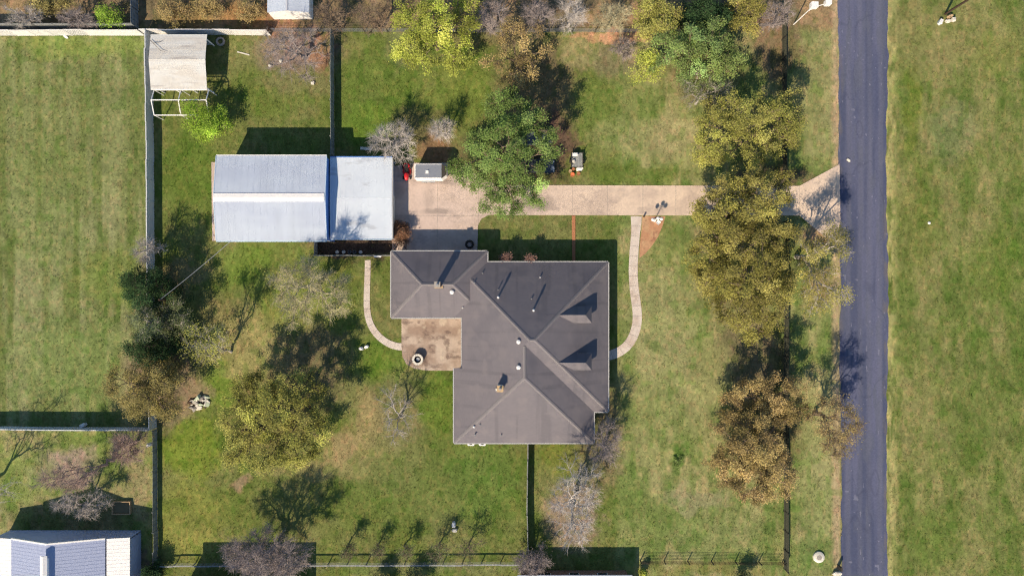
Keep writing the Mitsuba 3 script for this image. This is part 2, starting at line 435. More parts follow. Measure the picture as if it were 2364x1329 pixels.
court = P((905, 384), (955, 376), (1040, 376), (1095, 400), (1150, 430), (1160, 427), (1160, 497), (1150, 495), (1128, 497), (1112, 505), (1104, 520), (1102, 588), (905, 588))
drive = P((1160, 427), (1845, 429), (1845, 498), (1160, 497))
apron = P((1845, 429), (1928, 384), (1938, 379), (1940, 508), (1932, 540), (1905, 548), (1845, 498))
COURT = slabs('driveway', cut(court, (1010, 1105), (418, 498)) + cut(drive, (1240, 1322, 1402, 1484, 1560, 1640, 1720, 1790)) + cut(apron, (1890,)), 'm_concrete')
PADW = P((488, 374), (560, 374), (560, 556), (490, 556))
PAD = slabs('shop_pad', cut(PADW, (), (435, 495)), 'm_concrete', .05)


def ribbon(pts, w, step):
    """Slabs along a curved centre line."""
    p = np.array([W(x, y)[:2] for x, y in pts])
    from scipy.interpolate import CubicSpline
    d = np.r_[0, np.cumsum(np.linalg.norm(np.diff(p, axis=0), axis=1))]
    cs = CubicSpline(d, p)
    n = max(2, int(round(d[-1] / step)))
    out = []
    for i in range(n):
        t = np.linspace(d[-1] * i / n, d[-1] * (i + 1) / n, 5)
        c, tg = cs(t), cs(t, 1)
        tg /= np.linalg.norm(tg, axis=1, keepdims=True)
        nn = np.stack([-tg[:, 1], tg[:, 0]], 1)
        ww = np.interp(t, [0, 2.2, d[-1]], w)[:, None] / 2
        out.append(sg.Polygon(np.vstack([c + nn * ww, (c - nn * ww)[::-1]])).buffer(0))
    return out


WALK = slabs('walkway', ribbon([(1469, 499), (1467, 540), (1463, 590), (1462, 640), (1467, 690), (1471, 735), (1464, 770), (1447, 798), (1424, 814), (1390, 822)], (1.45, 1.15, 1.25), 1.25), 'm_path', .05)
BACK = slabs('garden_path', ribbon([(849, 600), (848, 650), (847, 700), (851, 735), (863, 762), (884, 784), (906, 796), (930, 800)], (.78, .78, .95), 1.0), 'm_path', .045)
PATIO_P = P((927, 728), (1072, 728), (1072, 855), (1040, 855), (985, 855), (956, 850), (938, 840), (929, 822), (927, 800))
PATIO = slabs('patio', cut(PATIO_P, (975, 1022), (772, 812)), 'm_patio', .07, .006)
BED_P = P((1482, 498), (1536, 500), (1530, 520), (1520, 545), (1505, 568), (1490, 585), (1476, 596), (1477, 560), (1481, 530)).buffer(.25).buffer(-.25)
struct('flower_bed', sheet(BED_P.difference(WALK.buffer(.02)).difference(COURT.buffer(.02)), .008), 'm_dirt')
EDGE_P = P((1320, 498), (1328, 498), (1328, 604), (1321, 604))
single('edging_strip', 'narrow terracotta coloured strip crossing the lawn from driveway to house', 'edging', MB().prism(EDGE_P, 0, .07).mesh(), 'm_terracotta')

# ------------------------------------------------------------------ main house
ZE, PITCH = 2.8, 0.55


def wrect(x0, y0, x1, y1, z):
    a, b = W(x0, y1, z), W(x1, y0, z)
    return a[0], a[1], b[0], b[1]


RA, RB, RC = wrect(1048, 605, 1404, 950, ZE), wrect(1048, 612, 1371, 1022, ZE), wrect(903, 580, 1125, 733, ZE)


def hipz(r, x, y):
    return ZE + PITCH * np.minimum(np.minimum(x - r[0], r[2] - x), np.minimum(y - r[1], r[3] - y))


def roofz(x, y):
    return max(hipz(r, x, y) for r in (RA, RB, RC))


def ridge(r):
    x0, y0, x1, y1 = r
    w, h = x1 - x0, y1 - y0
    m = min(w, h) / 2
    z = ZE + PITCH * m
    if w >= h:
        return np.array([x0 + m, (y0 + y1) / 2, z]), np.array([x1 - m, (y0 + y1) / 2, z])
    return np.array([(x0 + x1) / 2, y0 + m, z]), np.array([(x0 + x1) / 2, y1 - m, z])


def hip_solid(r, ext_north=False):
    x0, y0, x1, y1 = r
    a, b = ridge(r)
    pts = [(x, y, z) for x in (x0, x1) for y in (y0, y1) for z in (ZE - .2, ZE)] + [tuple(a), tuple(b)]
    return manifold3d.Manifold.hull_points(np.array(pts))


roof = hip_solid(RA) + hip_solid(RB) + hip_solid(RC)
nx0, ny0, nx1, ny1 = wrect(1030, 733, 1066, 850, ZE + .3)
roof = roof - manifold3d.Manifold.cube([nx1 - nx0, ny1 - ny0, 9]).translate([nx0, ny0, 0])
rm = roof.to_mesh()
rv, rf = np.array(rm.vert_properties[:, :3], float), np.array(rm.tri_verts)
fn = np.cross(rv[rf[:, 1]] - rv[rf[:, 0]], rv[rf[:, 2]] - rv[rf[:, 0]])
fn /= np.linalg.norm(fn, axis=1, keepdims=True) + 1e-12
up = fn[:, 2] > .3
house = thing('house', 'large brick house with grey brown hipped shingle roof and two dormers', 'house')
part(house, 'roof', trimesh.Trimesh(rv, rf[up], process=False), 'm_shingle')
part(house, 'fascia', trimesh.Trimesh(rv, rf[~up], process=False), 'm_trim')
foot = unary_union([sg.box(*RA), sg.box(*RB), sg.box(*RC)]).difference(sg.box(nx0, ny0, nx1, ny1))
walls = foot.buffer(-.45, join_style=2)
part(house, 'wall', MB().prism(walls, 0, ZE - .2).mesh(), 'm_brick')
ext = np.array(foot.exterior.coords)
if sg.LinearRing(ext).is_ccw:
    ext = ext[::-1]
for a, b in zip(ext[:-1], ext[1:]):
    d = b - a
    L = np.linalg.norm(d)
    if L < 1.2:
        continue
    nrm = np.array([-d[1], d[0]]) / L
    c = (a + b) / 2 + nrm * .065
    zz = ZE - .07
    part(house, 'gutter', MB().box(c[0], c[1], zz, L - .02, .12, .12, math.atan2(d[1], d[0])).mesh(), 'm_trim')


def cap(a, b, slope, w=.20, key=house, hold='roof'):
    a, b = np.array(a), np.array(b)
    d = b - a
    s = np.array([-d[1], d[0], 0])
    s /= np.linalg.norm(s)
    lo, hi = [], []
    for q in (a, b):
        lo += [q - s * w + [0, 0, -w * slope - .03], q + s * w + [0, 0, -w * slope - .03]]
        hi += [q - s * w + [0, 0, -w * slope + .035], q + s * w + [0, 0, -w * slope + .035], q + [0, 0, .05]]
    v = np.array([hi[0], hi[2], hi[1], lo[0], lo[1], hi[3], hi[5], hi[4], lo[2], lo[3]])
    f = [[0, 1, 6], [0, 6, 5], [1, 2, 7], [1, 7, 6], [3, 0, 5], [3, 5, 8], [2, 4, 9], [2, 9, 7], [0, 3, 4], [0, 4, 2], [0, 2, 1], [5, 9, 8], [5, 7, 9], [5, 6, 7]]
    part(f'{key}__{hold}' if hold else key, 'ridge_cap', trimesh.Trimesh(v, f, process=False), 'm_cap')


for r in (RA, RB, RC):
    a, b = ridge(r)
    x0, y0, x1, y1 = r
    ends = [(a, b, PITCH)]
    vert = abs(a[0] - b[0]) < 1e-6
    for q, cs in ((a, ((x0, y0), (x1, y0)) if vert else ((x0, y0), (x0, y1))), (b, ((x0, y1), (x1, y1)) if vert else ((x1, y0), (x1, y1)))):
        for cx, cy in cs:
            ends.append((np.array([cx, cy, ZE]), q, PITCH / 1.414))
    for p0, p1, sl in ends:
        t = np.linspace(0.01, 1, 60)
        pt = p0 + (p1 - p0) * t[:, None]
        nn = np.array([-(p1 - p0)[1], (p1 - p0)[0]])
        nn = nn / np.linalg.norm(nn) * .3
        ok = np.array([hipz(r, q[0], q[1]) >= roofz(q[0], q[1]) - .02 and all(roofz(q[0] + k * nn[0], q[1] + k * nn[1]) < roofz(q[0], q[1]) - .04 for k in (1, -1)) and not (nx0 < q[0] < nx1 and ny0 < q[1] < ny1) for q in pt])
        if ok.sum() > 6:
            i = np.where(ok)[0]
            cap(pt[i[0]], pt[i[-1]], sl)


def on_roof(px, py, fnz, it=8):
    z = 4.0
    for _ in range(it):
        x, y, _z = W(px, py, z)
        z = fnz(x, y)
    return W(px, py, z)


# dormers on the east slope
EX = RA[2]
for (py_r, nm) in ((727, 'north'), (837, 'south')):
    y = W(0, py_r, 6.4)[1]
    xr0, xr1, xf = W(1288, 0, 6.4)[0], W(1352, 0, 6.4)[0], W(1367, 0, 5.7)[0]
    zr = ZE + PITCH * (EX - xr0)
    ze = zr - 1.1
    hw = 1.0
    d = manifold3d.Manifold.hull_points(np.array([(xx, yy, zz) for xx in (xr0 - 1.5, xf) for yy in (y - hw, y + hw) for zz in (ze - .12, ze)] + [(xr0 - 1.5, y, zr), (xr1, y, zr)]))
    big_ = roof
    d = d - big_
    m = d.to_mesh()
    v, f = np.array(m.vert_properties[:, :3], float), np.array(m.tri_verts)
    n_ = np.cross(v[f[:, 1]] - v[f[:, 0]], v[f[:, 2]] - v[f[:, 0]])
    n_ /= np.linalg.norm(n_, axis=1, keepdims=True) + 1e-12
    u_ = n_[:, 2] > .3
    dk = part(house, 'dormer', MB().hexa([(xr0, y - hw + .2, ze - 2.2 + .6), (xf - .35, y - hw + .2, ze - 2.0), (xf - .35, y + hw - .2, ze - 2.0), (xr0, y + hw - .2, ze - 1.6), (xr0, y - hw + .2, ze - .12), (xf - .35, y - hw + .2, ze - .12), (xf - .35, y + hw - .2, ze - .12), (xr0, y + hw - .2, ze - .12)]).mesh(), 'm_offwhite', label=f'hip roofed dormer, the {nm} one of two')
    part(dk, 'dormer_roof', trimesh.Trimesh(v, f[u_], process=False), 'm_shingle')
    part(dk, 'fascia', trimesh.Trimesh(v, f[~u_], process=False), 'm_trim')
    part(dk, 'window', MB().box(xf - .34, y, ze - .75, .06, 1.1, .9).mesh(), 'm_glass')
# vents and pipes
for px, py, r_, h_, nm, bs in ((1043, 674, .26, .42, 'roof_vent', 'm_white'), (1197, 789, .25, .4, 'roof_vent', 'm_white'), (1197, 848, .25, .4, 'roof_vent', 'm_white'),
                               (1150, 686, .15, 1.25, 'vent_pipe', 'm_white'), (1232, 716, .15, 1.25, 'vent_pipe', 'm_white'), (1150, 668, .08, .45, 'vent_pipe', 'm_steel'),
                               (1094, 985, .13, .35, 'vent_pipe', 'm_white'), (1097, 1003, .11, .5, 'vent_pipe', 'm_steel'), (1157, 1004, .09, .3, 'vent_pipe', 'm_steel'),
                               (1108, 980, .09, .25, 'vent_pipe', 'm_steel'), (1068, 710, .09, .25, 'vent_pipe', 'm_white'), (1114, 630, .08, .22, 'vent_pipe', 'm_steel'),
                               (1095, 652, .08, .22, 'vent_pipe', 'm_steel'), (1227, 690, .08, .22, 'vent_pipe', 'm_steel'), (1247, 640, .08, .25, 'vent_pipe', 'm_white')):
    q = on_roof(px, py, roofz)
    q = on_roof(px, py, lambda x, y: roofz(x, y) + h_ * .9)
    z = roofz(q[0], q[1])
    mb = MB().cyl(q[0], q[1], z - .25, z + h_ * .75, r_ * .72)
    k = part(house, nm, mb.mesh(), bs, 40)
    part(k, 'cowl', MB().lathe(q[0], q[1], [(r_ * .7, z + h_ * .7), (r_, z + h_ * .72), (r_ * .95, z + h_ * .9), (r_ * .5, z + h_ + .02), (.001, z + h_ + .04)]).mesh(), bs, 40)
for px, py, w_, h_, lab in ((1013, 657, .55, 1.7, 'brick chimney on the garage wing ridge'), (1155, 893, .6, 1.35, 'chimney with pale cap beside the south hip')):
    q = on_roof(px, py, roofz)
    z = roofz(q[0], q[1])
    k = part(house, 'chimney', MB().box(q[0], q[1], z + h_ / 2 - .5, w_, w_, h_ + 1.0).mesh(), 'm_brick' if px < 1100 else 'm_offwhite', label=lab)
    part(k, 'cap', MB().box(q[0], q[1], z + h_ + .04, w_ + .16, w_ + .16, .1).mesh(), 'm_stonegrey' if px < 1100 else 'm_tan')
    part(k, 'flue', MB().cyl(q[0], q[1], z + h_ + .09, z + h_ + .4, .14, .12).mesh(), 'm_steel', 40)
    part(k, 'flashing', MB().box(q[0] - .02, q[1] - w_ * .52, z - .10, w_ + .5, .28, .34).mesh(), 'm_tan' if px < 1100 else 'm_offwhite')


def opening(x, y, face, w, h, z0, kind='window'):
    """A window or door on a wall that faces n, s, e or w."""
    dx, dy = {'n': (0, 1), 's': (0, -1), 'e': (1, 0), 'w': (-1, 0)}[face]
    hor = dx == 0
    b = lambda o, ww, hh, dd, zc: MB().box(x + dx * o, y + dy * o, zc, ww if hor else dd, dd if hor else ww, hh).mesh()
    if kind == 'window':
        k = part(house, 'window', b(.0, w, h, .10, z0 + h / 2), 'm_white')
        part(k, 'pane', b(.04, w - .16, h - .16, .05, z0 + h / 2), 'm_glass')
        part(k, 'sill', b(.08, w + .2, .07, .14, z0 - .05), 'm_trim')
    elif kind == 'garage':
        k = part(house, 'garage_door', b(.0, w, h, .08, z0 + h / 2), 'm_offwhite')
        for i in range(4):
            part(k, 'panel', b(.05, w - .1, h / 4 - .05, .04, z0 + h / 8 + i * h / 4), 'm_white')
    else:
        k = part(house, 'door', b(.0, w, h, .10, z0 + h / 2), 'm_darkwood')
        part(k, 'handle', b(.08, .06, .14, .08, z0 + 1.0), 'm_steel')


wi = .45
opening((RC[0] + 2.9), RC[3] - wi, 'n', 2.7, 2.15, .05, 'garage'); opening(RC[0] + 6.6, RC[3] - wi, 'n', 2.7, 2.15, .05, 'garage')
for t in (.35, .6, .85):
    opening(RC[2] + (RA[2] - RC[2]) * t, RA[3] - wi, 'n', 1.5, 1.3, .95)
for t in (.25, .52, .78):
    opening(RB[0] + (RB[2] - RB[0]) * t, RB[1] + wi, 's', 1.5, 1.3, .95)
opening(RA[2] - wi, W(0, 822)[1], 'e', 1.1, 2.1, .1, 'door')
for py in (670, 740, 900):
    opening(RA[2] - wi, W(0, py)[1], 'e', 1.6, 1.4, .9)
opening(nx1 + wi, W(0, 790)[1], 'w', 1.9, 2.1, .1, 'door')
opening(RB[0] + wi, W(0, 940)[1], 'w', 1.4, 1.3, .95)

# ------------------------------------------------------------------ metal roofed sheds
def ribbed(p00, p10, p01, p11, along_u, pitch=.35, rib=.035, rw=.06, thick=.05):
    """A metal roof sheet with standing ribs: corners p(u,v); ribs run along v and repeat along u if along_u, else the other way."""
    p00, p10, p01, p11 = (np.array(q, float) for q in (p00, p10, p01, p11))
    n = np.cross(p10 - p00, p01 - p00)
    n /= np.linalg.norm(n)
    if n[2] < 0:
        n = -n
    mb = MB()

    def slab(a, b, c, d, t0, t1):
        q = [x + n * t0 for x in (a, b, c, d)] + [x + n * t1 for x in (a, b, c, d)]
        mb.hexa(q)
    slab(p00, p10, p11, p01, -thick, 0)
    L = np.linalg.norm(p10 - p00) if along_u else np.linalg.norm(p01 - p00)
    k = max(2, int(round(L / pitch)))
    for i in range(k + 1):
        t0, t1 = max(0, i / k - rw / 2 / L), min(1, i / k + rw / 2 / L)
        if along_u:
            a, b = p00 + (p10 - p00) * t0, p00 + (p10 - p00) * t1
            d, c = p01 + (p11 - p01) * t0, p01 + (p11 - p01) * t1
        else:
            a, d = p00 + (p01 - p00) * t0, p00 + (p01 - p00) * t1
            b, c = p10 + (p11 - p10) * t0, p10 + (p11 - p10) * t1
        slab(a, b, c, d, .002, rib)
    return mb.mesh()


# workshop
shop = thing('workshop', 'long metal workshop with pale ribbed gable roof and white ridge band', 'workshop')
zE, zR = 4.2, 4.97
sx0, sx1 = W(499, 0, zE)[0], W(754, 0, zE)[0]
sy0, sy1 = W(0, 555, zE)[1], W(0, 360, zE)[1]
sym = (sy0 + sy1) / 2
kN = part(shop, 'roof', ribbed((sx0, sy1, zE), (sx1, sy1, zE), (sx0, sym, zR), (sx1, sym, zR), True, .80, .014, .08), 'm_galv', label='shaded northern slope of the workshop roof')
kS = part(shop, 'roof', ribbed((sx0, sy0, zE), (sx1, sy0, zE), (sx0, sym, zR), (sx1, sym, zR), True, .80, .014, .08), 'm_galv', label='sunny southern slope of the workshop roof')
s_ = (zR - zE) / (sy1 - sym)
mb = MB()
for sg_ in (1, -1):
    y1_, z1_ = sym + sg_ * .5, zR - s_ * .5
    mb.hexa([(sx0, sym, zR + .055), (sx1 - .1, sym, zR + .055), (sx1 - .1, y1_, z1_ + .055), (sx0, y1_, z1_ + .055), (sx0, sym, zR + .085), (sx1 - .1, sym, zR + .085), (sx1 - .1, y1_, z1_ + .085), (sx0, y1_, z1_ + .085)])
part(shop, 'ridge_band', mb.mesh(), 'm_white')
gable = lambda y0, y1, ze, zr: [(y0, 0), (y1, 0), (y1, ze), ((y0 + y1) / 2, zr), (y0, ze)]


def gable_wall(x, t, y0, y1, ze, zr):
    pr = gable(y0, y1, ze, zr)
    v = [(x, a, b) for a, b in pr] + [(x + t, a, b) for a, b in pr]
    f = [[0, 1, 2], [0, 2, 3], [0, 3, 4], [5, 7, 6], [5, 8, 7], [5, 9, 8]]
    for i in range(5):
        j = (i + 1) % 5
        f += [[i, i + 5, j + 5], [i, j + 5, j]]
    return trimesh.Trimesh(np.array(v, float), f, process=False)


wi2 = .12
part(shop, 'gable_wall', gable_wall(sx1 - .2, .1, sy0 + wi2, sy1 - wi2, zE - .08, zR - .1), 'm_blue', label='blue gable wall above the annex roof')
part(shop, 'gable_wall', gable_wall(sx0 + .15, .1, sy0 + wi2, sy1 - wi2, zE - .08, zR - .1), 'm_greywall')
part(shop, 'wall', MB().box((sx0 + sx1) / 2, sy0 + wi2 + .05, zE / 2 - .05, sx1 - sx0 - .6, .1, zE - .1).mesh(), 'm_greywall')
part(shop, 'wall', MB().box((sx0 + sx1) / 2, sy1 - wi2 - .05, zE / 2 - .05, sx1 - sx0 - .6, .1, zE - .1).mesh(), 'm_greywall')
for xx in (sx0 - .0, sx1 + .0):
    for sg_, ya in ((1, sy1), (-1, sy0)):
        part(shop, 'rake_trim', MB().hexa([(xx - .04, ya, zE - .12), (xx + .04, ya, zE - .12), (xx + .04, sym, zR - .12), (xx - .04, sym, zR - .12), (xx - .04, ya, zE + .04), (xx + .04, ya, zE + .04), (xx + .04, sym, zR + .04), (xx - .04, sym, zR + .04)]).mesh(), 'm_light_blue')
part(shop, 'gutter', MB().box((sx0 + sx1) / 2, sy0 - .08, zE - .1, sx1 - sx0, .14, .14).mesh(), 'm_light_blue')
part(shop, 'gutter', MB().box((sx0 + sx1) / 2, sy1 + .08, zE - .1, sx1 - sx0, .14, .14).mesh(), 'm_white')
kd = part(shop, 'door', MB().box(sx0 + .11, sym, 1.75, .08, 3.4, 3.5).mesh(), 'm_white')
part(kd, 'handle', MB().box(sx0 + .04, sym + .2, 1.1, .06, .3, .08).mesh(), 'm_steel')

# annex east of it, lower
annex = thing('annex', 'lower white flat roofed metal annex joined to the workshop east end', 'annex')
zA, zB = 3.0, 2.85
ax0, ax1 = sx1 + .06, W(905, 0, zB)[0]
ay0, ay1 = W(0, 551, zA)[1], W(0, 363, zA)[1]
aym = (ay0 + ay1) / 2
part(annex, 'roof', ribbed((ax0, aym, zA), (ax1, aym, zA), (ax0, ay1, zB), (ax1, ay1, zB), True, .92, .012, .06), 'm_white_metal')
part(annex, 'roof', ribbed((ax0, aym, zA), (ax1, aym, zA), (ax0, ay0, zB), (ax1, ay0, zB), True, .92, .012, .06), 'm_white_metal')
part(annex, 'trim', MB().box(ax1 + .07, aym, zB - .06, .13, ay1 - ay0, .24).mesh(), 'm_trim')
part(annex, 'trim', MB().box((ax0 + ax1) / 2, ay1 + .07, zB - .06, ax1 - ax0, .12, .2).mesh(), 'm_blue')
part(annex, 'trim', MB().box((ax0 + ax1) / 2, ay0 - .07, zB - .06, ax1 - ax0, .12, .2).mesh(), 'm_light_blue')
part(annex, 'wall', MB().box((ax0 + ax1) / 2, ay1 - .2, (zB - .06) / 2, ax1 - ax0 - .1, .1, zB - .06).mesh(), 'm_greywall')
part(annex, 'wall', MB().box((ax0 + ax1) / 2, ay0 + .2, (zB - .06) / 2, ax1 - ax0 - .1, .1, zB - .06).mesh(), 'm_greywall')
part(annex, 'wall', MB().box(ax1 - .25, aym, (zB - .06) / 2, .1, ay1 - ay0 - .5, zB - .06).mesh(), 'm_greywall')
kd = part(annex, 'roller_door', MB().box(ax1 - .17, aym - 1.5, 1.35, .06, 4.2, 2.7).mesh(), 'm_white')
for i in range(6):
    part(kd, 'slat', MB().box(ax1 - .13, aym - 1.5, .24 + i * .45, .03, 4.1, .40).mesh(), 'm_offwhite')

# open sided shed, top left
shed = thing('shed', 'cream roofed open shed beside the bare metal tube frame', 'shed')
z1, z2 = 2.7, 3.2
hx0, hx1 = W(348, 0, z1)[0], W(478, 0, z1)[0]
hy0, hy1, hym = W(0, 205, z1)[1], W(0, 80, z1)[1], W(0, 137, z2)[1]
for ya, lab in ((hy1, 'dull northern roof slope'), (hy0, 'bright southern roof slope')):
    part(shed, 'roof', ribbed((hx0, ya, z1), (hx1, ya, z1), (hx0, hym, z2), (hx1, hym, z2), False, .62, .014, .06), 'm_cream_metal', label=lab)
part(shed, 'wall', MB().box(hx0 + .3, (hy0 + hy1) / 2, 1.3, .08, hy1 - hy0 - .6, 2.6).mesh(), 'm_greywall')
part(shed, 'wall', MB().box((hx0 + hx1) / 2, hy1 - .3, 1.3, hx1 - hx0 - .7, .08, 2.6).mesh(), 'm_greywall')
for x in np.linspace(hx0 + .4, hx1 - .3, 4):
    for y in (hy0 + .25, hy1 - .45):
        part(shed, 'post', MB().box(x, y, 1.3, .12, .12, 2.6).mesh(), 'm_white')
part(shed, 'gutter', MB().box((hx0 + hx1) / 2, hy0 - .07, z1 - .06, hx1 - hx0, .12, .12).mesh(), 'm_white')
single('fallen_branch', 'thin dark fallen branch lying on the cream shed roof', 'branch', MB().tube([W(347, 93, z1 + .3), W(354, 100, z1 + .37), W(362, 108, z1 + .45), W(372, 118, z1 + .55), W(382, 120, z1 + .57)], [.03, .03, .025, .02, .015], 5).tube([W(354, 100, z1 + .37), W(366, 99, z1 + .37), W(375, 95, z1 + .33)], [.025, .02, .015], 5).mesh(), 'm_polewood')
# tube frame
frame = thing('tube_frame', 'roofless white tube frame standing south of the cream shed', 'frame')
zf, zg = 2.3, 3.0
fx = [W(356, 0, zf)[0], W(418, 0, zf)[0], W(482, 0, zf)[0]]
fy0, fy1 = W(0, 266, zf)[1], W(0, 208, zf)[1]
fym = W(0, 231, zg)[1]
for x in fx:
    part(frame, 'rafter', MB().tube([(x, fy0, zf), (x, fym, zg), (x, fy1, zf)], .07, 6).mesh(), 'm_white')
    for y in (fy0, fy1):
        part(frame, 'post', MB().tube([(x, y, 0), (x, y, zf)], .06, 6).mesh(), 'm_white')
for y, z in ((fy0, zf), (fym, zg), (fy1, zf)):
    part(frame, 'rail', MB().tube([(fx[0], y, z + .03), (fx[2], y, z + .03)], .07, 6).mesh(), 'm_white')

# barn bottom left
barn = thing('barn', 'grey blue gabled metal barn with white side roofs and ridge vent', 'barn')
yN = W(0, 1222)[1]
yS = yN - 26.0
zc, zr, za, zb = 3.3, 5.1, 3.15, 2.7
bx0, bx1 = W(26, 0, zc)[0], W(243, 0, zc)[0]
bxm = (W(108, 0, zr)[0])
bxe, bxw = W(300, 0, zb)[0], bx0 - (W(300, 0, zb)[0] - bx1)
part(barn, 'roof', ribbed((bx0, yN, zc), (bxm, yN, zr), (bx0, yS, zc), (bxm, yS, zr), False, .42, .02, .05), 'm_barn_roof', label='lighter western roof slope')
part(barn, 'roof', ribbed((bx1, yN, zc), (bxm, yN, zr), (bx1, yS, zc), (bxm, yS, zr), False, .42, .02, .05), 'm_barn_roof', label='darker eastern roof slope')
part(barn, 'side_roof', ribbed((bx1 + .05, yN, za), (bxe, yN, zb), (bx1 + .05, yS, za), (bxe, yS, zb), False, .45, .02, .05), 'm_white')
part(barn, 'side_roof', ribbed((bx0 - .05, yN, za), (bxw, yN, zb), (bx0 - .05, yS, za), (bxw, yS, zb), False, .45, .02, .05), 'm_white')
for (xa, za_, xb, zb_) in ((bx0, zc, bxm, zr), (bxm, zr, bx1, zc)):
    part(barn, 'rake_trim', MB().hexa([(xa, yN - .02, za_ - .15), (xb, yN - .02, zb_ - .15), (xb, yN + .16, zb_ - .15), (xa, yN + .16, za_ - .15), (xa, yN - .02, za_ + .08), (xb, yN - .02, zb_ + .08), (xb, yN + .16, zb_ + .08), (xa, yN + .16, za_ + .08)]).mesh(), 'm_white')
pr = [(bxw + .1, 0), (bxe - .1, 0), (bxe - .1, zb - .06), (bx1, za - .06), (bx1, zc - .08), (bxm, zr - .08), (bx0, zc - .08), (bx0, za - .06), (bxw + .1, zb - .06)]
gw = trimesh.creation.extrude_polygon(sg.Polygon(pr), .12)
gv = np.array(gw.vertices)
part(barn, 'wall', trimesh.Trimesh(np.stack([gv[:, 0], yN - .05 - gv[:, 2], gv[:, 1]], 1), gw.faces[:, ::-1], process=False), 'm_barn_wall')
part(barn, 'wall', MB().box(bxe - .14, (yN + yS) / 2 - .1, (zb - .06) / 2, .12, yN - yS - .4, zb - .06).mesh(), 'm_barn_wall')
part(barn, 'wall', MB().box(bxw + .14, (yN + yS) / 2 - .1, (zb - .06) / 2, .12, yN - yS - .4, zb - .06).mesh(), 'm_barn_wall')
yv = W(0, 1281, zr + .4)[1]
k = part(barn, 'ridge_vent', MB().box(bxm, (yv + yS) / 2, zr + .2, .5, yv - yS - 1, .8).mesh(), 'm_white')
part(k, 'vent_cap', MB().hexa([(bxm - .42, yS + 1, zr + .55), (bxm + .42, yS + 1, zr + .55), (bxm + .42, yv, zr + .55), (bxm - .42, yv, zr + .55), (bxm - .05, yS + 1, zr + .78), (bxm + .05, yS + 1, zr + .78), (bxm + .05, yv, zr + .78), (bxm - .05, yv, zr + .78)]).mesh(), 'm_white')

# small shed at the top edge
ts = thing('garden_shed', 'small blue grey garden shed cut by the top edge', 'shed')
z = 2.1
tx0, tx1, ty0 = W(617, 0, z)[0], W(714, 0, z)[0], W(0, 29, z)[1]
ty1, txm = ty0 + 4.5, (tx0 + tx1) / 2
for xa in (tx0, tx1):
    part(ts, 'roof', ribbed((xa, ty0, z), (txm, ty0, z + .55), (xa, ty1, z), (txm, ty1, z + .55), False, .6, .02, .05), 'm_galv')
part(ts, 'wall', MB().box(txm, (ty0 + ty1) / 2 - .1, z / 2 - .04, tx1 - tx0 - .25, ty1 - ty0 - .1, z - .08).mesh(), 'm_white')
part(ts, 'ridge_cap', MB().box(txm, (ty0 + ty1) / 2, z + .59, .22, ty1 - ty0, .05).mesh(), 'm_greywall')

# houses just beyond the lower edge: their roofs reach the frame or throw the shadows seen in it
def simple_house(x0, y0, x1, y1, ze, label, pitch=.45, bs='m_galv'):
    k = thing('neighbour_house', label, 'house')
    w, h = x1 - x0, y1 - y0
    m_ = min(w, h) / 2
    zr_ = ze + pitch * m_
    pts = [(x, y, z_) for x in (x0, x1) for y in (y0, y1) for z_ in (ze - .18, ze)] + ([(x0 + m_, (y0 + y1) / 2, zr_), (x1 - m_, (y0 + y1) / 2, zr_)] if w >= h else [((x0 + x1) / 2, y0 + m_, zr_), ((x0 + x1) / 2, y1 - m_, zr_)])
    part(k, 'roof', manifold3d.Manifold.hull_points(np.array(pts)), bs)
    part(k, 'wall', MB().box((x0 + x1) / 2, (y0 + y1) / 2, ze / 2 - .1, w - .8, h - .8, ze - .2).mesh(), 'm_brick')
    for i, t in enumerate((.25, .5, .75)):
        kk = part(k, 'window', MB().box(x0 + w * t, y1 - .38, 1.5, 1.3, .08, 1.1).mesh(), 'm_white')
        part(kk, 'pane', MB().box(x0 + w * t, y1 - .33, 1.5, 1.1, .05, .9).mesh(), 'm_glass')


a = W(1195, 1327, 2.5)
b = W(1460, 1327, 2.5)
simple_house(a[0], a[1] - 9, b[0], b[1], 2.5, 'roof edge of a house cut by the bottom edge in deep shade', .12, 'm_galv')
a, b = W(428, 1334), W(688, 1334)
simple_house(a[0], a[1] - 12, b[0], b[1], 4.5, 'house just below the frame that throws the wide lower left shadow', .2)

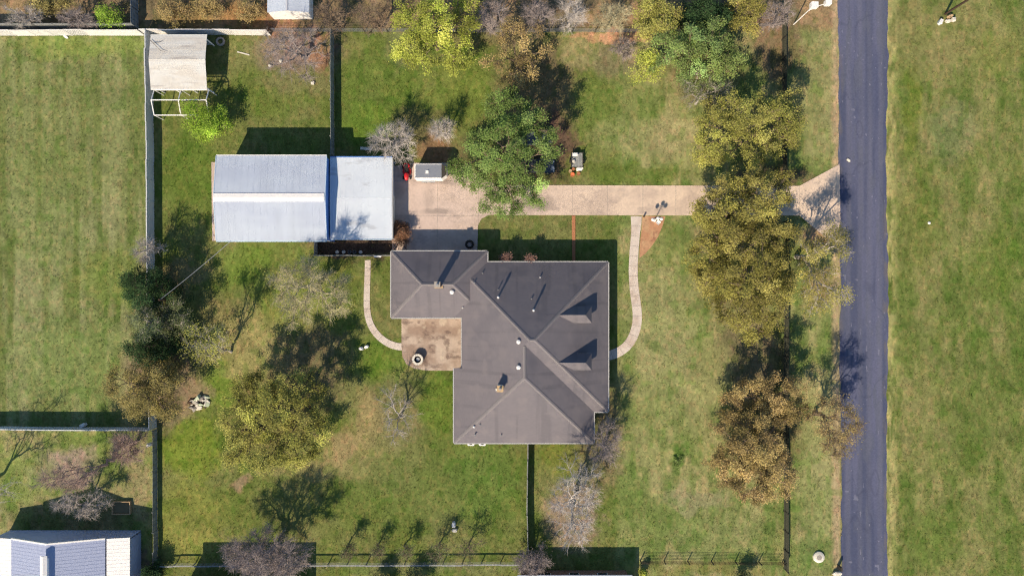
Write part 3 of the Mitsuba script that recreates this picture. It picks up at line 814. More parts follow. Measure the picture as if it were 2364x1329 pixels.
# ------------------------------------------------------------------ fences
def fence(label, pts, h, style='board', bsdf='m_wood', seg=2.4, name='fence', cat='fence'):
    key = thing(name, label, cat)
    pts = [W(*q)[:2] for q in pts]
    rg = np.random.default_rng(abs(hash(label)) % 1000 if False else int(abs(pts[0][0] * 97 + pts[0][1] * 31)) % 9999)
    for a, b in zip(pts[:-1], pts[1:]):
        L = np.linalg.norm(b - a)
        n = max(1, int(round(L / seg)))
        ang = math.atan2(b[1] - a[1], b[0] - a[0])
        d = (b - a) / L
        nr = np.array([-d[1], d[0]])
        for i in range(n + 1):
            q = a + d * (L * i / n)
            part(key, 'post', MB().box(q[0], q[1], h / 2 + .03, .10, .10, h + .06, ang).mesh(), 'm_darkwood' if style in ('wire', 'dark') else bsdf)
        for i in range(n):
            q0 = a + d * (L * i / n)
            l = L / n
            mb = MB()
            lean = rg.normal(0, .02)
            c = q0 + d * l / 2 + nr * lean
            if style == 'board' or style == 'dark':
                nb = int(l / .15)
                for j in range(nb):
                    q = q0 + d * (l * (j + .5) / nb) + nr * (.05 + lean)
                    hh = h - .06 + rg.normal(0, .012)
                    mb.box(q[0], q[1], hh / 2 + .04, l / nb - .012, .022, hh, ang)
                for zz in (.35, h * .55, h - .25):
                    mb.box(c[0] - nr[0] * .01, c[1] - nr[1] * .01, zz, l, .05, .09, ang)
            elif style == 'metal':
                mb.box(c[0], c[1], h / 2, l - .11, .05, h - .1, ang)
                for j in range(8):
                    q = q0 + d * (l * (j + .5) / 8)
                    mb.box(q[0], q[1], h / 2, .05, .09, h - .14, ang)
                mb.box(c[0], c[1], h + .0, l - .02, .12, .07, ang)
            elif style == 'rail':
                for zz in np.linspace(.12, h - .12, 6):
                    mb.box(c[0], c[1], zz, l, .012, .014, ang)
                mb.box(c[0], c[1], h - .06, l, .04, .12, ang)
                mb.box(c[0], c[1], h + .03, l, .17, .03, ang)
            elif style == 'wire':
                for zz in np.linspace(.15, h - .05, 6):
                    mb.box(c[0], c[1], zz, l, .02, .025, ang)
                for j in range(5):
                    q = q0 + d * (l * (j + .5) / 5)
                    mb.box(q[0], q[1], h / 2, .015, .015, h - .05, ang)
            part(key, 'panel', mb.mesh(), bsdf)
    return key


mat('m_fence_white', (.62, .62, .62), .6)
mat('m_fence_grey', (.50, .53, .56), .6)
mat('m_fence_mesh', (.085, .09, .07))
fence('white metal fence along the top of the left field', [(-40, 83), (334, 82)], 1.85, 'metal', 'm_fence_white')
fence('second pale fence right behind the white fence of the left field', [(-40, 69), (322, 68), (318, -60)], 1.9, 'board', 'm_wood')
fence('white metal fence behind the cream shed, ending at a bare tree', [(338, 80), (625, 82)], 1.75, 'metal', 'm_fence_white')
fence('tall grey metal fence along the right side of the left field', [(352, 82), (355, 330), (357, 640), (362, 985)], 1.85, 'metal', 'm_fence_grey')
fence('pale metal fence closing the bottom of the left field', [(-40, 984), (360, 986)], 1.85, 'metal', 'm_fence_grey')
fence('low weathered fence running down beside the barn', [(362, 990), (364, 1360)], 1.2, 'board', 'm_wood')
fence('grey board fence running up from the workshop to the top fence', [(770, 74), (771, 362)], 1.8, 'board', 'm_wood')
fence('thin wire fence along the top of the yard', [(630, 74), (1480, 75), (1800, 60)], 1.2, 'wire', 'm_steel', 3.0)
fence('short board fence around the shaded strip south of the annex', [(733, 558), (733, 591), (905, 591)], 1.6, 'board', 'm_wood')
fence('board fence running down from the house to the bottom fence', [(1218, 1016), (1216, 1180), (1219, 1290)], 1.7, 'board', 'm_wood')
fence('pale rail fence along the bottom of the yard', [(364, 1299), (1200, 1296)], 1.0, 'rail', 'm_wood')
fence('thin wire fence along the bottom of the front lawn', [(1478, 1293), (1806, 1296)], 1.1, 'wire', 'm_polewood', 3.0)
fence('dark mesh fence by the road, north of the driveway', [(1804, 48), (1806, 415)], 1.5, 'dark', 'm_fence_mesh')
fence('dark mesh fence by the road, south of the driveway', [(1809, 512), (1809, 1310)], 1.6, 'dark', 'm_fence_mesh')

# ------------------------------------------------------------------ trees
mat('b_grey', (.42, .39, .37)); mat('b_pale', (.47, .44, .42)); mat('b_purple', (.31, .27, .265)); mat('b_dark', (.085, .07, .06)); mat('b_brown', (.22, .17, .13)); mat('b_red', (.36, .27, .24)); mat('b_lime', (.42, .39, .26))
scene['m_leaf'] = {'type': 'principledthin', 'base_color': {'type': 'mesh_attribute', 'name': 'vertex_color'}, 'roughness': .65, 'diff_trans': .55, 'spec_trans': 0.0, 'eta': 1.33}


def kmeans(rg, p, k):
    c = p[rg.choice(len(p), k, replace=False)]
    for _ in range(4):
        a = ((p[:, None] - c[None]) ** 2).sum(-1).argmin(1)
        c = np.array([p[a == i].mean(0) if (a == i).any() else c[i] for i in range(k)])
    return a


def skeleton(rg, base, tips, h0, r_tip, wig=.07):
    """Branches from a base to all tips; returns polylines of four points with radii and the number of tips each carries."""
    P_, R_, N_ = [], [], []

    def link(a, b, ra, rb, n):
        L = np.linalg.norm(b - a)
        m1 = a + (b - a) * .34 + rg.normal(0, wig * L, 3)
        m2 = a + (b - a) * .68 + rg.normal(0, wig * L, 3)
        P_.append([a, m1, m2, b]); R_.append([ra, ra + (rb - ra) * .35, ra + (rb - ra) * .7, rb]); N_.append(n)

    def grow(a, pts, r, depth):
        n = len(pts)
        if n == 1:
            link(a, pts[0], min(r, r_tip * 1.8), r_tip * .6, 1)
            return
        k = 2 if n < 5 else int(rg.integers(2, 4))
        if depth == 0:
            k = min(n, int(rg.integers(4, 6)))
        lab = kmeans(rg, pts, k)
        for i in range(k):
            q = pts[lab == i]
            if len(q) == 0:
                continue
            if len(q) == n:
                q1, q2 = q[:n // 2], q[n // 2:]
                for qq in (q1, q2):
                    if len(qq):
                        b = a + (qq.mean(0) - a) * .5
                        rr = r_tip * len(qq) ** .46
                        link(a, b, min(r, rr * 1.15), rr, len(qq)); grow(b, qq, rr, depth + 1)
                continue
            c = q.mean(0)
            if len(q) == 1:
                link(a, q[0], min(r, r_tip * 1.8), r_tip * .6, 1)
                continue
            b = a + (c - a) * rg.uniform(.42, .62)
            b[2] += .05 * np.linalg.norm(c - a)
            rr = r_tip * len(q) ** .46
            link(a, b, min(r, rr * 1.15), rr, len(q))
            grow(b, q, rr, depth + 1)

    top = base + np.array([(tips[:, 0].mean() - base[0]) * .25, (tips[:, 1].mean() - base[1]) * .25, h0])
    r0 = r_tip * len(tips) ** .46 * 1.1
    link(base - [0, 0, .1], top, r0 * 1.35, r0, 10 ** 6)
    grow(top, tips, r0, 0)
    return np.array(P_), np.array(R_), np.array(N_)


def tubes(P_, R_, sides):
    """All polylines (M, k, 3) as one mesh of tubes."""
    M, k, _ = P_.shape
    t = np.gradient(P_, axis=1)
    t /= np.linalg.norm(t, axis=2, keepdims=True) + 1e-9
    a = np.cross(t, np.where(np.abs(t[..., 2:]) < .9, [0, 0, 1.0], [1.0, 0, 0]))
    a /= np.linalg.norm(a, axis=2, keepdims=True) + 1e-9
    b = np.cross(t, a)
    g = np.arange(sides) * 2 * np.pi / sides
    v = P_[:, :, None] + R_[:, :, None, None] * (np.cos(g)[:, None] * a[:, :, None] + np.sin(g)[:, None] * b[:, :, None])
    i, j = np.meshgrid(np.arange(k - 1), np.arange(sides), indexing='ij')
    q = np.stack([i * sides + j, i * sides + (j + 1) % sides, (i + 1) * sides + (j + 1) % sides, (i + 1) * sides + j], -1).reshape(-1, 4)
    f = np.vstack([q[:, [0, 1, 2]], q[:, [0, 2, 3]]])
    F = (f[None] + (np.arange(M) * k * sides)[:, None, None]).reshape(-1, 3)
    return v.reshape(-1, 3), F


def merge(*vf):
    V, F, n = [], [], 0
    for v, f in vf:
        V.append(v); F.append(f + n); n += len(v)
    return trimesh.Trimesh(np.vstack(V), np.vstack(F), process=False)


def twigs(rg, P_, N_, per, L, r, spread=.9):
    """Fine twigs on the last two orders of branches."""
    last = P_[N_ <= 3]
    if per == 0 or len(last) == 0:
        return None
    src = np.repeat(np.arange(len(last)), per)
    u = rg.uniform(.15, 1, len(src))
    seg = np.minimum((u * 3).astype(int), 2)
    fr = u * 3 - seg
    a, b = last[src, seg], last[src, seg + 1]
    s = a + (b - a) * fr[:, None]
    d = b - a
    d /= np.linalg.norm(d, axis=1, keepdims=True) + 1e-9
    d = d + rg.normal(0, spread * .6, d.shape) + [0, 0, .15]
    d /= np.linalg.norm(d, axis=1, keepdims=True)
    l = L * rg.uniform(.5, 1.2, len(src))[:, None]
    e = s + d * l + rg.normal(0, .05, d.shape)
    m = (s + e) / 2 + rg.normal(0, .05, d.shape) * l
    Q = np.stack([s, m, e], 1)
    R = np.tile([r, r * .75, r * .4], (len(src), 1))
    return tubes(Q, R, 3), e


def leaves(rg, cent, per, rc, size, cols, flat=.7, up=.8, clump=.24, grp=6):
    n = len(cent) * per
    ci = np.repeat(np.arange(len(cent)), per)
    off = rg.normal(0, 1, (n, 3)) * [rc, rc, rc * flat]
    c = cent[ci] + off
    nr = rg.normal(0, 1, (n, 3)) + [0, 0, up * 1.6]
    nr /= np.linalg.norm(nr, axis=1, keepdims=True)
    a = np.cross(nr, rg.normal(0, 1, (n, 3)))
    a /= np.linalg.norm(a, axis=1, keepdims=True) + 1e-9
    b = np.cross(nr, a)
    s = size * rg.uniform(.6, 1.35, (n, 1))
    v = np.stack([c - a * s * .5, c + b * s * .32 + nr * s * .06, c + a * s * .55, c - b * s * .32 + nr * s * .06], 1)
    f = np.array([[0, 1, 2], [0, 2, 3]])[None] + (np.arange(n) * 4)[:, None, None]
    cols = np.array(cols)
    w = rg.dirichlet(np.ones(len(cols)) * .8, len(cent) // grp + 1)[ci // grp] * .7 + .3 * rg.dirichlet(np.ones(len(cols)), n)
    col = w @ cols
    col *= np.exp(rg.normal(0, clump, len(cent) // grp + 1))[ci // grp][:, None] * np.exp(rg.normal(0, .07, (n, 1)))
    col = np.clip(np.repeat(col, 4, 0), .003, .9)
    return v.reshape(-1, 3), f.reshape(-1, 3), col


def desat(c, k=.24):
    c = np.array(c)
    return c * (1 - k) + k * (c @ [.3, .6, .1])[:, None]


def crown_points(rg, lobes, n, shell=.45, gap=.36, sub=1, near=0.0, sig=.3):
    """sub > 1: n / sub clump centres at least near apart, each with sub points round it."""
    if sub > 1:
        c = crown_points(rg, lobes, max(8, n // sub), shell, gap, 1, near)
        q = np.repeat(c, sub, 0) + rg.normal(0, sig, (len(c) * sub, 3)) * [1, 1, .6]
        return q

    """Points in a crown made of ellipsoid lobes (x, y, z, rx, ry, rz), with gaps, none deep inside another lobe's lower half."""
    lobes = np.array(lobes, float)
    w = (lobes[:, 3] * lobes[:, 4]) ** 1.1
    out = []
    seed, tries = rg.uniform(0, 100, 3), 0
    while len(out) < n:
        i = rg.choice(len(lobes), p=w / w.sum())
        d = rg.normal(0, 1, 3)
        d /= np.linalg.norm(d)
        if d[2] < -.55:
            continue
        r = shell + (1 - shell) * rg.uniform() ** .6
        q = lobes[i, :3] + d * r * lobes[i, 3:]
        tries += 1
        if tries < 40 * n + 400 and meshkit.noise((q[None] * .42 + seed))[0] < gap:
            continue
        if near and out and tries < 60 * n and (((np.array(out) - q) ** 2).sum(1) < (near * (1 - tries / (90 * n))) ** 2).any():
            continue
        out.append(q)
    return np.array(out)


LEAF = {
    'green': [alb(122, 146, 66), alb(148, 164, 90), alb(108, 132, 60)],
    'bright': [alb(150, 184, 40), alb(116, 150, 30), alb(170, 190, 60)],
    'olive': [alb(156, 146, 66), alb(130, 124, 52), alb(178, 162, 86)],
    'yolive': [alb(176, 170, 76), alb(148, 148, 62), alb(190, 178, 94)],
    'yellow': [alb(180, 184, 66), alb(160, 168, 58), alb(196, 194, 84)],
    'orange': [alb(178, 152, 92), alb(146, 132, 74), alb(198, 164, 112)],
    'cedar': [alb(112, 120, 76), alb(136, 136, 90), alb(84, 100, 66)],
    'cedarb': [alb(156, 140, 78), alb(130, 120, 66), alb(172, 152, 94)],
    'dark': [alb(58, 84, 50), alb(76, 100, 58), alb(50, 70, 44)],
    'fresh': [alb(136, 152, 76), alb(114, 140, 84), alb(156, 168, 84)],
    'brown': [alb(150, 104, 76), alb(120, 84, 62), alb(174, 130, 100)],
    'bud': [alb(160, 138, 134), alb(136, 120, 116), alb(172, 154, 146)],
    'pink': [alb(186, 140, 124), alb(150, 112, 98)],
}


def tree(name, label, cx, cy, rx, ry, Ht, bark='b_grey', leaf=None, tips=150, per=90, lsize=.17, rc=.30, twig=5, tl=.8, tr=.011, cz=.62, group=None, seed=None, lobes=None, base=None, rtip=.018, gap=.36, nl=7, cat='tree', shell=.45, gf=.8, low=None):
    """A tree whose crown is seen at the photograph position (cx, cy) with radii (rx, ry) in photograph pixels and whose height is Ht."""
    rg = np.random.default_rng(int(seed if seed is not None else (cx * 7 + cy * 13 + 20000)) % 100000)
    zc = Ht * cz
    c = W(cx, cy, zc)
    Rx, Ry, Rz = rx * S * (H - zc) / H, ry * S * (H - zc) / H, Ht - zc
    if lobes is None:
        lobes = [(c[0], c[1], zc, Rx * .62, Ry * .62, Rz * .95)]
        for i in range(nl):
            a = 2 * math.pi * (i + rg.uniform(-.25, .25)) / nl
            q = rg.uniform(.42, .62)
            s = rg.uniform(.32, .46)
            lobes.append((c[0] + math.cos(a) * Rx * q, c[1] + math.sin(a) * Ry * q, zc + Rz * rg.uniform(-.55, .25), Rx * s, Ry * s, Rz * rg.uniform(.5, .7)))
    else:
        L = []
        for (lx, ly, lrx, lry, lz) in lobes:
            q = W(lx, ly, Ht * lz)
            k = S * (H - Ht * lz) / H
            L.append((q[0], q[1], Ht * lz, lrx * k, lry * k, Rz * .6))
        lobes = L
    pts = crown_points(rg, lobes, tips, shell, gap, *((6, 1.5 if Ht > 6 else .8, .40) if leaf and tips > 60 else (1, 0.0, 0)))
    pts[:, 2] = np.maximum(pts[:, 2], Ht * .12)
    b = np.array([c[0] + rg.normal(0, .3), c[1] + rg.normal(0, .3), 0]) if base is None else W(*base)
    P_, R_, N_ = skeleton(rg, b, pts, Ht * (.22 if low is None else low), rtip)
    key = thing(name, label, cat, group)
    thick = N_ > max(8, tips // 12)
    part(key, 'trunk', merge(tubes(P_[thick], R_[thick], 7)), bark, True)
    parts = [tubes(P_[~thick], R_[~thick], 4)]
    tw = twigs(rg, P_, N_, twig, tl, tr)
    if tw is not None:
        parts.append(tw[0])
    part(key, 'branches', merge(*parts), bark)
    if leaf:
        v, f, col = leaves(rg, pts, per, rc, lsize, desat(LEAF[leaf], .10) * 1.5)
        part(key, 'crown', trimesh.Trimesh(v, f, process=False), 'm_leaf', False, color=col)
    return key


# leafy trees
tree('shade_tree', 'big fresh green tree overhanging the driveway and two dark vehicles', 1165, 350, 125, 130, 9.5, 'b_brown', 'green', 470, 92, .17, .29, 3,
     lobes=[(1160, 345, 70, 70, .78), (1230, 315, 48, 50, .7), (1105, 375, 58, 62, .62), (1175, 255, 58, 42, .62), (1130, 440, 48, 48, .45), (1210, 448, 50, 40, .45), (1262, 345, 34, 34, .58), (1245, 385, 30, 26, .5), (1165, 470, 40, 34, .4), (1075, 375, 36, 34, .45)], base=(1170, 372), gap=.33)
tree('shrub_tree', 'bright yellow green bushy tree beside the white tube frame', 477, 280, 47, 52, 5.2, 'b_brown', 'bright', 110, 90, .16, .3, 2, cz=.5, low=.1)
tree('oak_tree', 'yellow olive oak north of the driveway beside the road fence', 1735, 300, 128, 92, 9.5, 'b_brown', 'yolive', 300, 90, .17, .28, 5, gap=.36, base=(1735, 322),
     lobes=[(1740, 270, 62, 50, .75), (1800, 300, 54, 50, .62), (1670, 300, 54, 46, .58), (1735, 345, 64, 40, .55), (1640, 345, 36, 36, .42), (1820, 255, 34, 36, .5), (1660, 255, 36, 30, .5)])
tree('oak_tree', 'large dense olive oak covering the driveway entrance', 1722, 515, 118, 112, 11.5, 'b_brown', 'olive', 520, 92, .17, .29, 4, gap=.36, base=(1700, 545),
     lobes=[(1735, 470, 64, 60, .8), (1680, 505, 66, 62, .72), (1780, 440, 50, 46, .62), (1690, 440, 46, 38, .6), (1655, 470, 38, 36, .5), (1740, 425, 44, 32, .55), (1780, 530, 46, 52, .66), (1650, 590, 54, 50, .55), (1720, 570, 66, 50, .7), (1640, 500, 34, 40, .45), (1800, 600, 26, 40, .5)])
tree('oak_tree', 'large olive yellow oak on the front lawn, south of the driveway oak', 1722, 675, 105, 105, 11, 'b_brown', 'olive', 400, 92, .17, .29, 4, gap=.36, base=(1715, 690),
     lobes=[(1720, 640, 70, 56, .78), (1665, 655, 54, 54, .62), (1780, 660, 42, 58, .62), (1745, 715, 56, 46, .62), (1700, 720, 54, 40, .55), (1750, 755, 38, 28, .42), (1640, 620, 34, 44, .45)])
tree('oak_tree', 'thin olive oak with pale limbs leaning out over the road', 1905, 590, 78, 98, 9.5, 'b_pale', 'olive', 150, 60, .15, .36, 6, base=(1838, 592), gap=.40, rtip=.022,
     lobes=[(1930, 570, 46, 22, .7), (1925, 535, 34, 18, .62), (1900, 640, 42, 20, .6), (1925, 685, 40, 18, .58), (1880, 690, 34, 30, .5), (1870, 590, 34, 24, .62)])
tree('oak_tree', 'orange tinged oak, lowest of the big trees by the road fence', 1748, 1045, 108, 110, 9, 'b_brown', 'orange', 330, 82, .17, .28, 6, gap=.37, base=(1755, 1030),
     lobes=[(1745, 1020, 62, 56, .72), (1690, 1005, 44, 46, .55), (1790, 1000, 48, 42, .6), (1700, 1080, 54, 50, .55), (1790, 1090, 50, 46, .55), (1745, 1120, 54, 34, .45)])
tree('oak_tree', 'orange green oak just above the lowest orange oak', 1775, 925, 82, 56, 8.5, 'b_brown', 'orange', 180, 82, .17, .28, 6, gap=.43, base=(1765, 930),
     lobes=[(1790, 905, 50, 40, .7), (1740, 915, 46, 36, .6), (1820, 935, 36, 34, .55), (1700, 940, 34, 30, .45), (1770, 950, 44, 24, .5)])
tree('oak_tree', 'thin half bare oak overhanging the road edge, lower right', 1925, 975, 66, 95, 9.0, 'b_brown', 'orange', 130, 38, .14, .34, 16, base=(1885, 950), gap=.38, tr=.010)
tree('oak_tree', 'yellow olive oak alone on the back lawn', 642, 975, 124, 114, 10, 'b_dark', 'yolive', 480, 88, .16, .29, 7, gap=.36, base=(690, 935), rtip=.022,
     lobes=[(640, 950, 66, 60, .74), (570, 985, 56, 56, .58), (700, 990, 58, 56, .6), (620, 1040, 60, 50, .52), (690, 900, 50, 44, .6), (590, 905, 46, 44, .5), (550, 1030, 40, 40, .4), (690, 1045, 42, 42, .42)])
tree('spring_tree', 'vivid yellow green tree at the top edge', 1008, 66, 96, 82, 10, 'b_brown', 'yellow', 270, 95, .17, .29, 4, gap=.36, base=(1010, 112), lobes=[(1010, 50, 60, 46, .72), (955, 55, 46, 46, .6), (1060, 60, 42, 48, .6), (1000, 115, 58, 36, .5), (1045, 130, 36, 26, .42), (950, 110, 34, 34, .42), (1070, 15, 36, 28, .5)])
tree('oak_tree', 'thin ochre oak right of the vivid yellow green tree', 1198, 115, 82, 84, 8, 'b_brown', 'orange', 130, 55, .16, .29, 7, gap=.36, base=(1195, 155))
tree('shade_tree', 'fresh green tree below the dark evergreen, top right', 1605, 120, 105, 76, 9.5, 'b_brown', 'fresh', 290, 85, .17, .28, 4, gap=.36, base=(1590, 175), lobes=[(1570, 95, 46, 40, .7), (1640, 125, 56, 46, .66), (1545, 120, 40, 44, .55), (1665, 150, 40, 40, .5), (1600, 170, 46, 30, .45), (1640, 80, 40, 30, .55)])
tree('oak_tree', 'small yellow green tree left of the fresh green one', 1495, 150, 42, 42, 6.5, 'b_brown', 'yellow', 60, 70, .16, .34, 4, base=(1500, 180), gap=.4)
tree('oak_tree', 'olive yellow tree at the top edge left of the dark evergreen', 1510, 38, 60, 46, 8.5, 'b_brown', 'yolive', 110, 85, .17, .28, 4)
tree('oak_tree', 'olive tree at the top edge right of the dark evergreen', 1712, 22, 52, 58, 8.5, 'b_brown', 'olive', 100, 85, .17, .28, 4)
tree('evergreen_tree', 'dark evergreen between two olive trees at the top edge', 1625, 45, 76, 46, 7, 'b_dark', 'dark', 170, 110, .15, .36, 2, cz=.5, gap=.34)
tree('shade_tree', 'thin grey green tree above the yellow olive oak', 1625, 205, 62, 48, 7, 'b_grey', 'cedar', 70, 40, .15, .36, 9, base=(1605, 240))
tree('cedar_tree', 'dark cedar at the end of the tall grey fence', 348, 668, 64, 52, 8.5, 'b_dark', 'dark', 170, 100, .15, .32, 3, cz=.5, base=(372, 665), gap=.34)
tree('cedar_tree', 'grey green cedar below the dark cedar by the fence', 372, 742, 72, 50, 8, 'b_grey', 'cedar', 150, 90, .15, .32, 5, cz=.55, base=(392, 738), gap=.38)
tree('cedar_tree', 'shadowed dark green cedar in the middle of the fence clump', 345, 800, 66, 44, 7, 'b_dark', 'dark', 140, 90, .15, .32, 3, cz=.5, base=(370, 795))
tree('cedar_tree', 'brownish cedar spreading over the fence corner', 340, 895, 88, 86, 9, 'b_brown', 'cedarb', 250, 95, .15, .34, 4, cz=.55, base=(372, 880), gap=.36)
tree('oak_tree', 'thin yellowish tree right of the fence clump', 480, 792, 58, 56, 9.5, 'b_grey', 'yolive', 70, 45, .15, .38, 8, base=(535, 812), gap=.40)
tree('bare_tree', 'pale budding tree with long straight branches south of the workshop', 706, 668, 114, 96, 11, 'b_lime', 'yolive', 260, 12, .12, .45, 14, 1.0, .012, base=(735, 668), gap=.34, rtip=.02, low=.18)

# bare trees and shrubs
BARE = [
    ('bare_tree', 'grey bare tree touching the annex north east corner', 903, 325, 60, 58, 6.5, 'b_pale', 150, 12, (912, 335)),
    ('bare_tree', 'small grey bare tree above the white trailer', 1021, 302, 37, 33, 5.5, 'b_pale', 90, 10, (1030, 318)),
    ('bare_tree', 'faint leafless tree on the lawn below the patio', 912, 950, 56, 80, 6.5, 'b_grey', 60, 6, (926, 962)),
    ('bare_tree', 'tall leafless tree with a pale trunk on the front lawn', 1330, 1165, 74, 130, 11.5, 'b_pale', 220, 9, (1316, 1157)),
    ('bare_tree', 'brown leafless tree by the south east corner of the house', 1400, 1020, 52, 70, 8, 'b_purple', 120, 10, (1392, 1030)),
    ('bare_tree', 'dense purple grey bare tree at the bottom edge', 618, 1283, 98, 62, 8.5, 'b_purple', 420, 15, (640, 1262)),
    ('bare_tree', 'grey bare tree in the shade behind the barn', 188, 1162, 74, 40, 5, 'b_grey', 150, 12, (200, 1162)),
    ('bare_tree', 'reddish bare tree straddling the lower left fence corner', 292, 1030, 50, 52, 6.5, 'b_red', 140, 13, (312, 1020)),
    ('bare_tree', 'leaning bare tree with pinkish twigs above the barn', 165, 1102, 78, 46, 9.5, 'b_red', 130, 10, (262, 1062)),
    ('bare_tree', 'spreading dark limbed bare tree left of the grey board fence', 675, 118, 96, 72, 9, 'b_purple', 160, 9, (706, 134)),
    ('bare_tree', 'small bare tree leaning over the tall grey fence', 345, 578, 42, 40, 6, 'b_grey', 70, 8, (372, 572)),
    ('bare_shrub', 'bare shrub in the far top left corner', 62, 38, 58, 34, 4, 'b_grey', 110, 9, (75, 45)),
    ('bare_shrub', 'purple bare shrub behind the white fence, second from the left corner', 178, 42, 52, 30, 4, 'b_purple', 110, 10, (190, 48)),
    ('bare_tree', 'brown bare tree just right of the small garden shed', 762, 36, 40, 44, 7, 'b_brown', 90, 9, (785, 60)),
    ('bare_tree', 'brown bare tree left of the vivid yellow green tree', 862, 40, 48, 46, 8, 'b_brown', 130, 9, (882, 70)),
    ('bare_tree', 'grey brown bare tree right of the vivid yellow green tree', 1135, 40, 52, 48, 8, 'b_purple', 140, 10, (1135, 70)),
    ('bare_tree', 'dark bare tree at the top edge above the ochre oak', 1245, 45, 46, 46, 7, 'b_purple', 130, 11, (1245, 70)),
    ('bare_tree', 'silvery bare tree at the top edge above the orange earth strip', 1320, 32, 46, 42, 8, 'b_pale', 110, 9, (1310, 62)),
    ('bare_tree', 'brownish bare tree between the silvery and the olive trees', 1410, 40, 48, 42, 7, 'b_lime', 120, 10, (1405, 65)),
    ('bare_shrub', 'small purple bare shrub on the orange earth strip', 1440, 112, 32, 30, 4, 'b_purple', 80, 10, (1432, 118)),
    ('bare_shrub', 'round purple bare shrub where two fences meet at the bottom', 1226, 1300, 40, 36, 4, 'b_purple', 150, 13, (1226, 1290)),
    ('bare_tree', 'mostly hidden bare tree at the left edge with long shadow', -70, 1140, 90, 70, 12, 'b_grey', 90, 6, (-8, 1112)),
    ('bare_tree', 'bare tree by the road fence at the top edge', 1790, 38, 44, 40, 7, 'b_purple', 90, 8, (1785, 62)),
]
for i, (nm, lab, cx, cy, rx, ry, Ht, bark, tips, tw, base) in enumerate(BARE):
    tree(nm, lab, cx, cy, rx, ry, Ht, bark, 'bud' if 'dense purple' in lab or 'round purple' in lab else None, tips, 9, .12, .3, twig=tw, tl=.85 if Ht > 5 else .6, tr=.0105, base=base, cat='tree' if nm == 'bare_tree' else 'shrub', gap=.3, low=.2 if nm == 'bare_tree' else .06, cz=.58)
for i, (x, y, lab) in enumerate(((800, 1262, 'first sapling from the left in the row above the bottom fence'), (872, 1262, 'second sapling from the left in the row above the bottom fence'), (934, 1262, 'third sapling from the left, middle of the row by the bottom fence'),
                                 (1014, 1260, 'fourth sapling from the left in the row above the bottom fence'), (1082, 1258, 'fifth sapling from the left, rightmost in the row by the bottom fence'))):
    g_ = (1.0, .85, .9, 1.15, 1.1)[i]
    tree('sapling', lab, x + 3, y + 10, 26 * g_, 24 * g_, 3.6 * g_, 'b_brown', 'cedar', int(58 * g_), 12, .12, .25, 7, .5, .008, base=(x, y - 4), rtip=.011, group='saplings in a row above the bottom fence', gap=.25)
LOW = [
    ('shrub', 'yellow green shrub behind the white fence, left of its corner', 252, 40, 40, 30, 4.5, 'b_brown', 'bright', 60, 45, 4),
    ('shrub', 'olive shrub in the top left corner behind the fences', 110, 8, 60, 20, 3.5, 'b_brown', 'cedarb', 80, 60, 3),
    ('shrub', 'ochre shrub at the top edge above the cream shed', 395, 22, 46, 30, 3, 'b_brown', 'orange', 70, 50, 4),
    ('shrub', 'dull orange shrub at the top edge left of the garden shed', 480, 20, 40, 26, 2.6, 'b_brown', 'orange', 60, 45, 4),
    ('shrub', 'small ochre shrub touching the left wall of the garden shed', 575, 26, 34, 26, 2.4, 'b_brown', 'orange', 50, 45, 4),
    ('shrub', 'rust brown shrub at the south east corner of the annex', 925, 540, 26, 30, 2.4, 'b_brown', 'brown', 60, 60, 6),
    ('shrub', 'pinkish shrub, left of two under the north eave', 1167, 600, 15, 17, 3.2, 'b_brown', 'pink', 40, 45, 5),
    ('shrub', 'pinkish shrub, right of two under the north eave', 1226, 602, 15, 17, 3.2, 'b_brown', 'pink', 40, 45, 5),
    ('shrub', 'small dark green shrub in the bottom left fence corner', 352, 1322, 26, 22, 3.2, 'b_dark', 'dark', 60, 70, 2),
    ('shrub', 'dark shrub just below the frame left of the saplings fence', 872, 1366, 30, 24, 4, 'b_dark', 'dark', 60, 70, 3),
    ('shrub', 'dark shrub just below the frame right of the other one', 950, 1364, 34, 24, 4.5, 'b_dark', 'dark', 60, 70, 3),
    ('shrub', 'low green shrub at the right end of the wire fence', 1722, 1338, 22, 18, 3, 'b_dark', 'cedar', 40, 60, 3),
    ('shrub', 'small yellow shrub at the corner of the bottom house', 1488, 1322, 14, 14, 1.6, 'b_brown', 'yellow', 25, 60, 3),
    ('shrub', 'small green clump alone on the front lawn', 1566, 1066, 16, 16, .45, 'b_brown', 'green', 24, 25, 2),
]
for nm, lab, cx, cy, rx, ry, Ht, bark, lf, tips, per, tw in LOW:
    tree(nm, lab, cx, cy, rx, ry, Ht, bark, lf, tips, per, .14, .24 if Ht > 2 else .14, tw, .45, .009, cz=.5, rtip=.010, cat='shrub', gap=.25, low=.05, nl=5)

# ------------------------------------------------------------------ vehicles and things on the ground
def disc(px, py, z=0):
    return W(px, py, z)


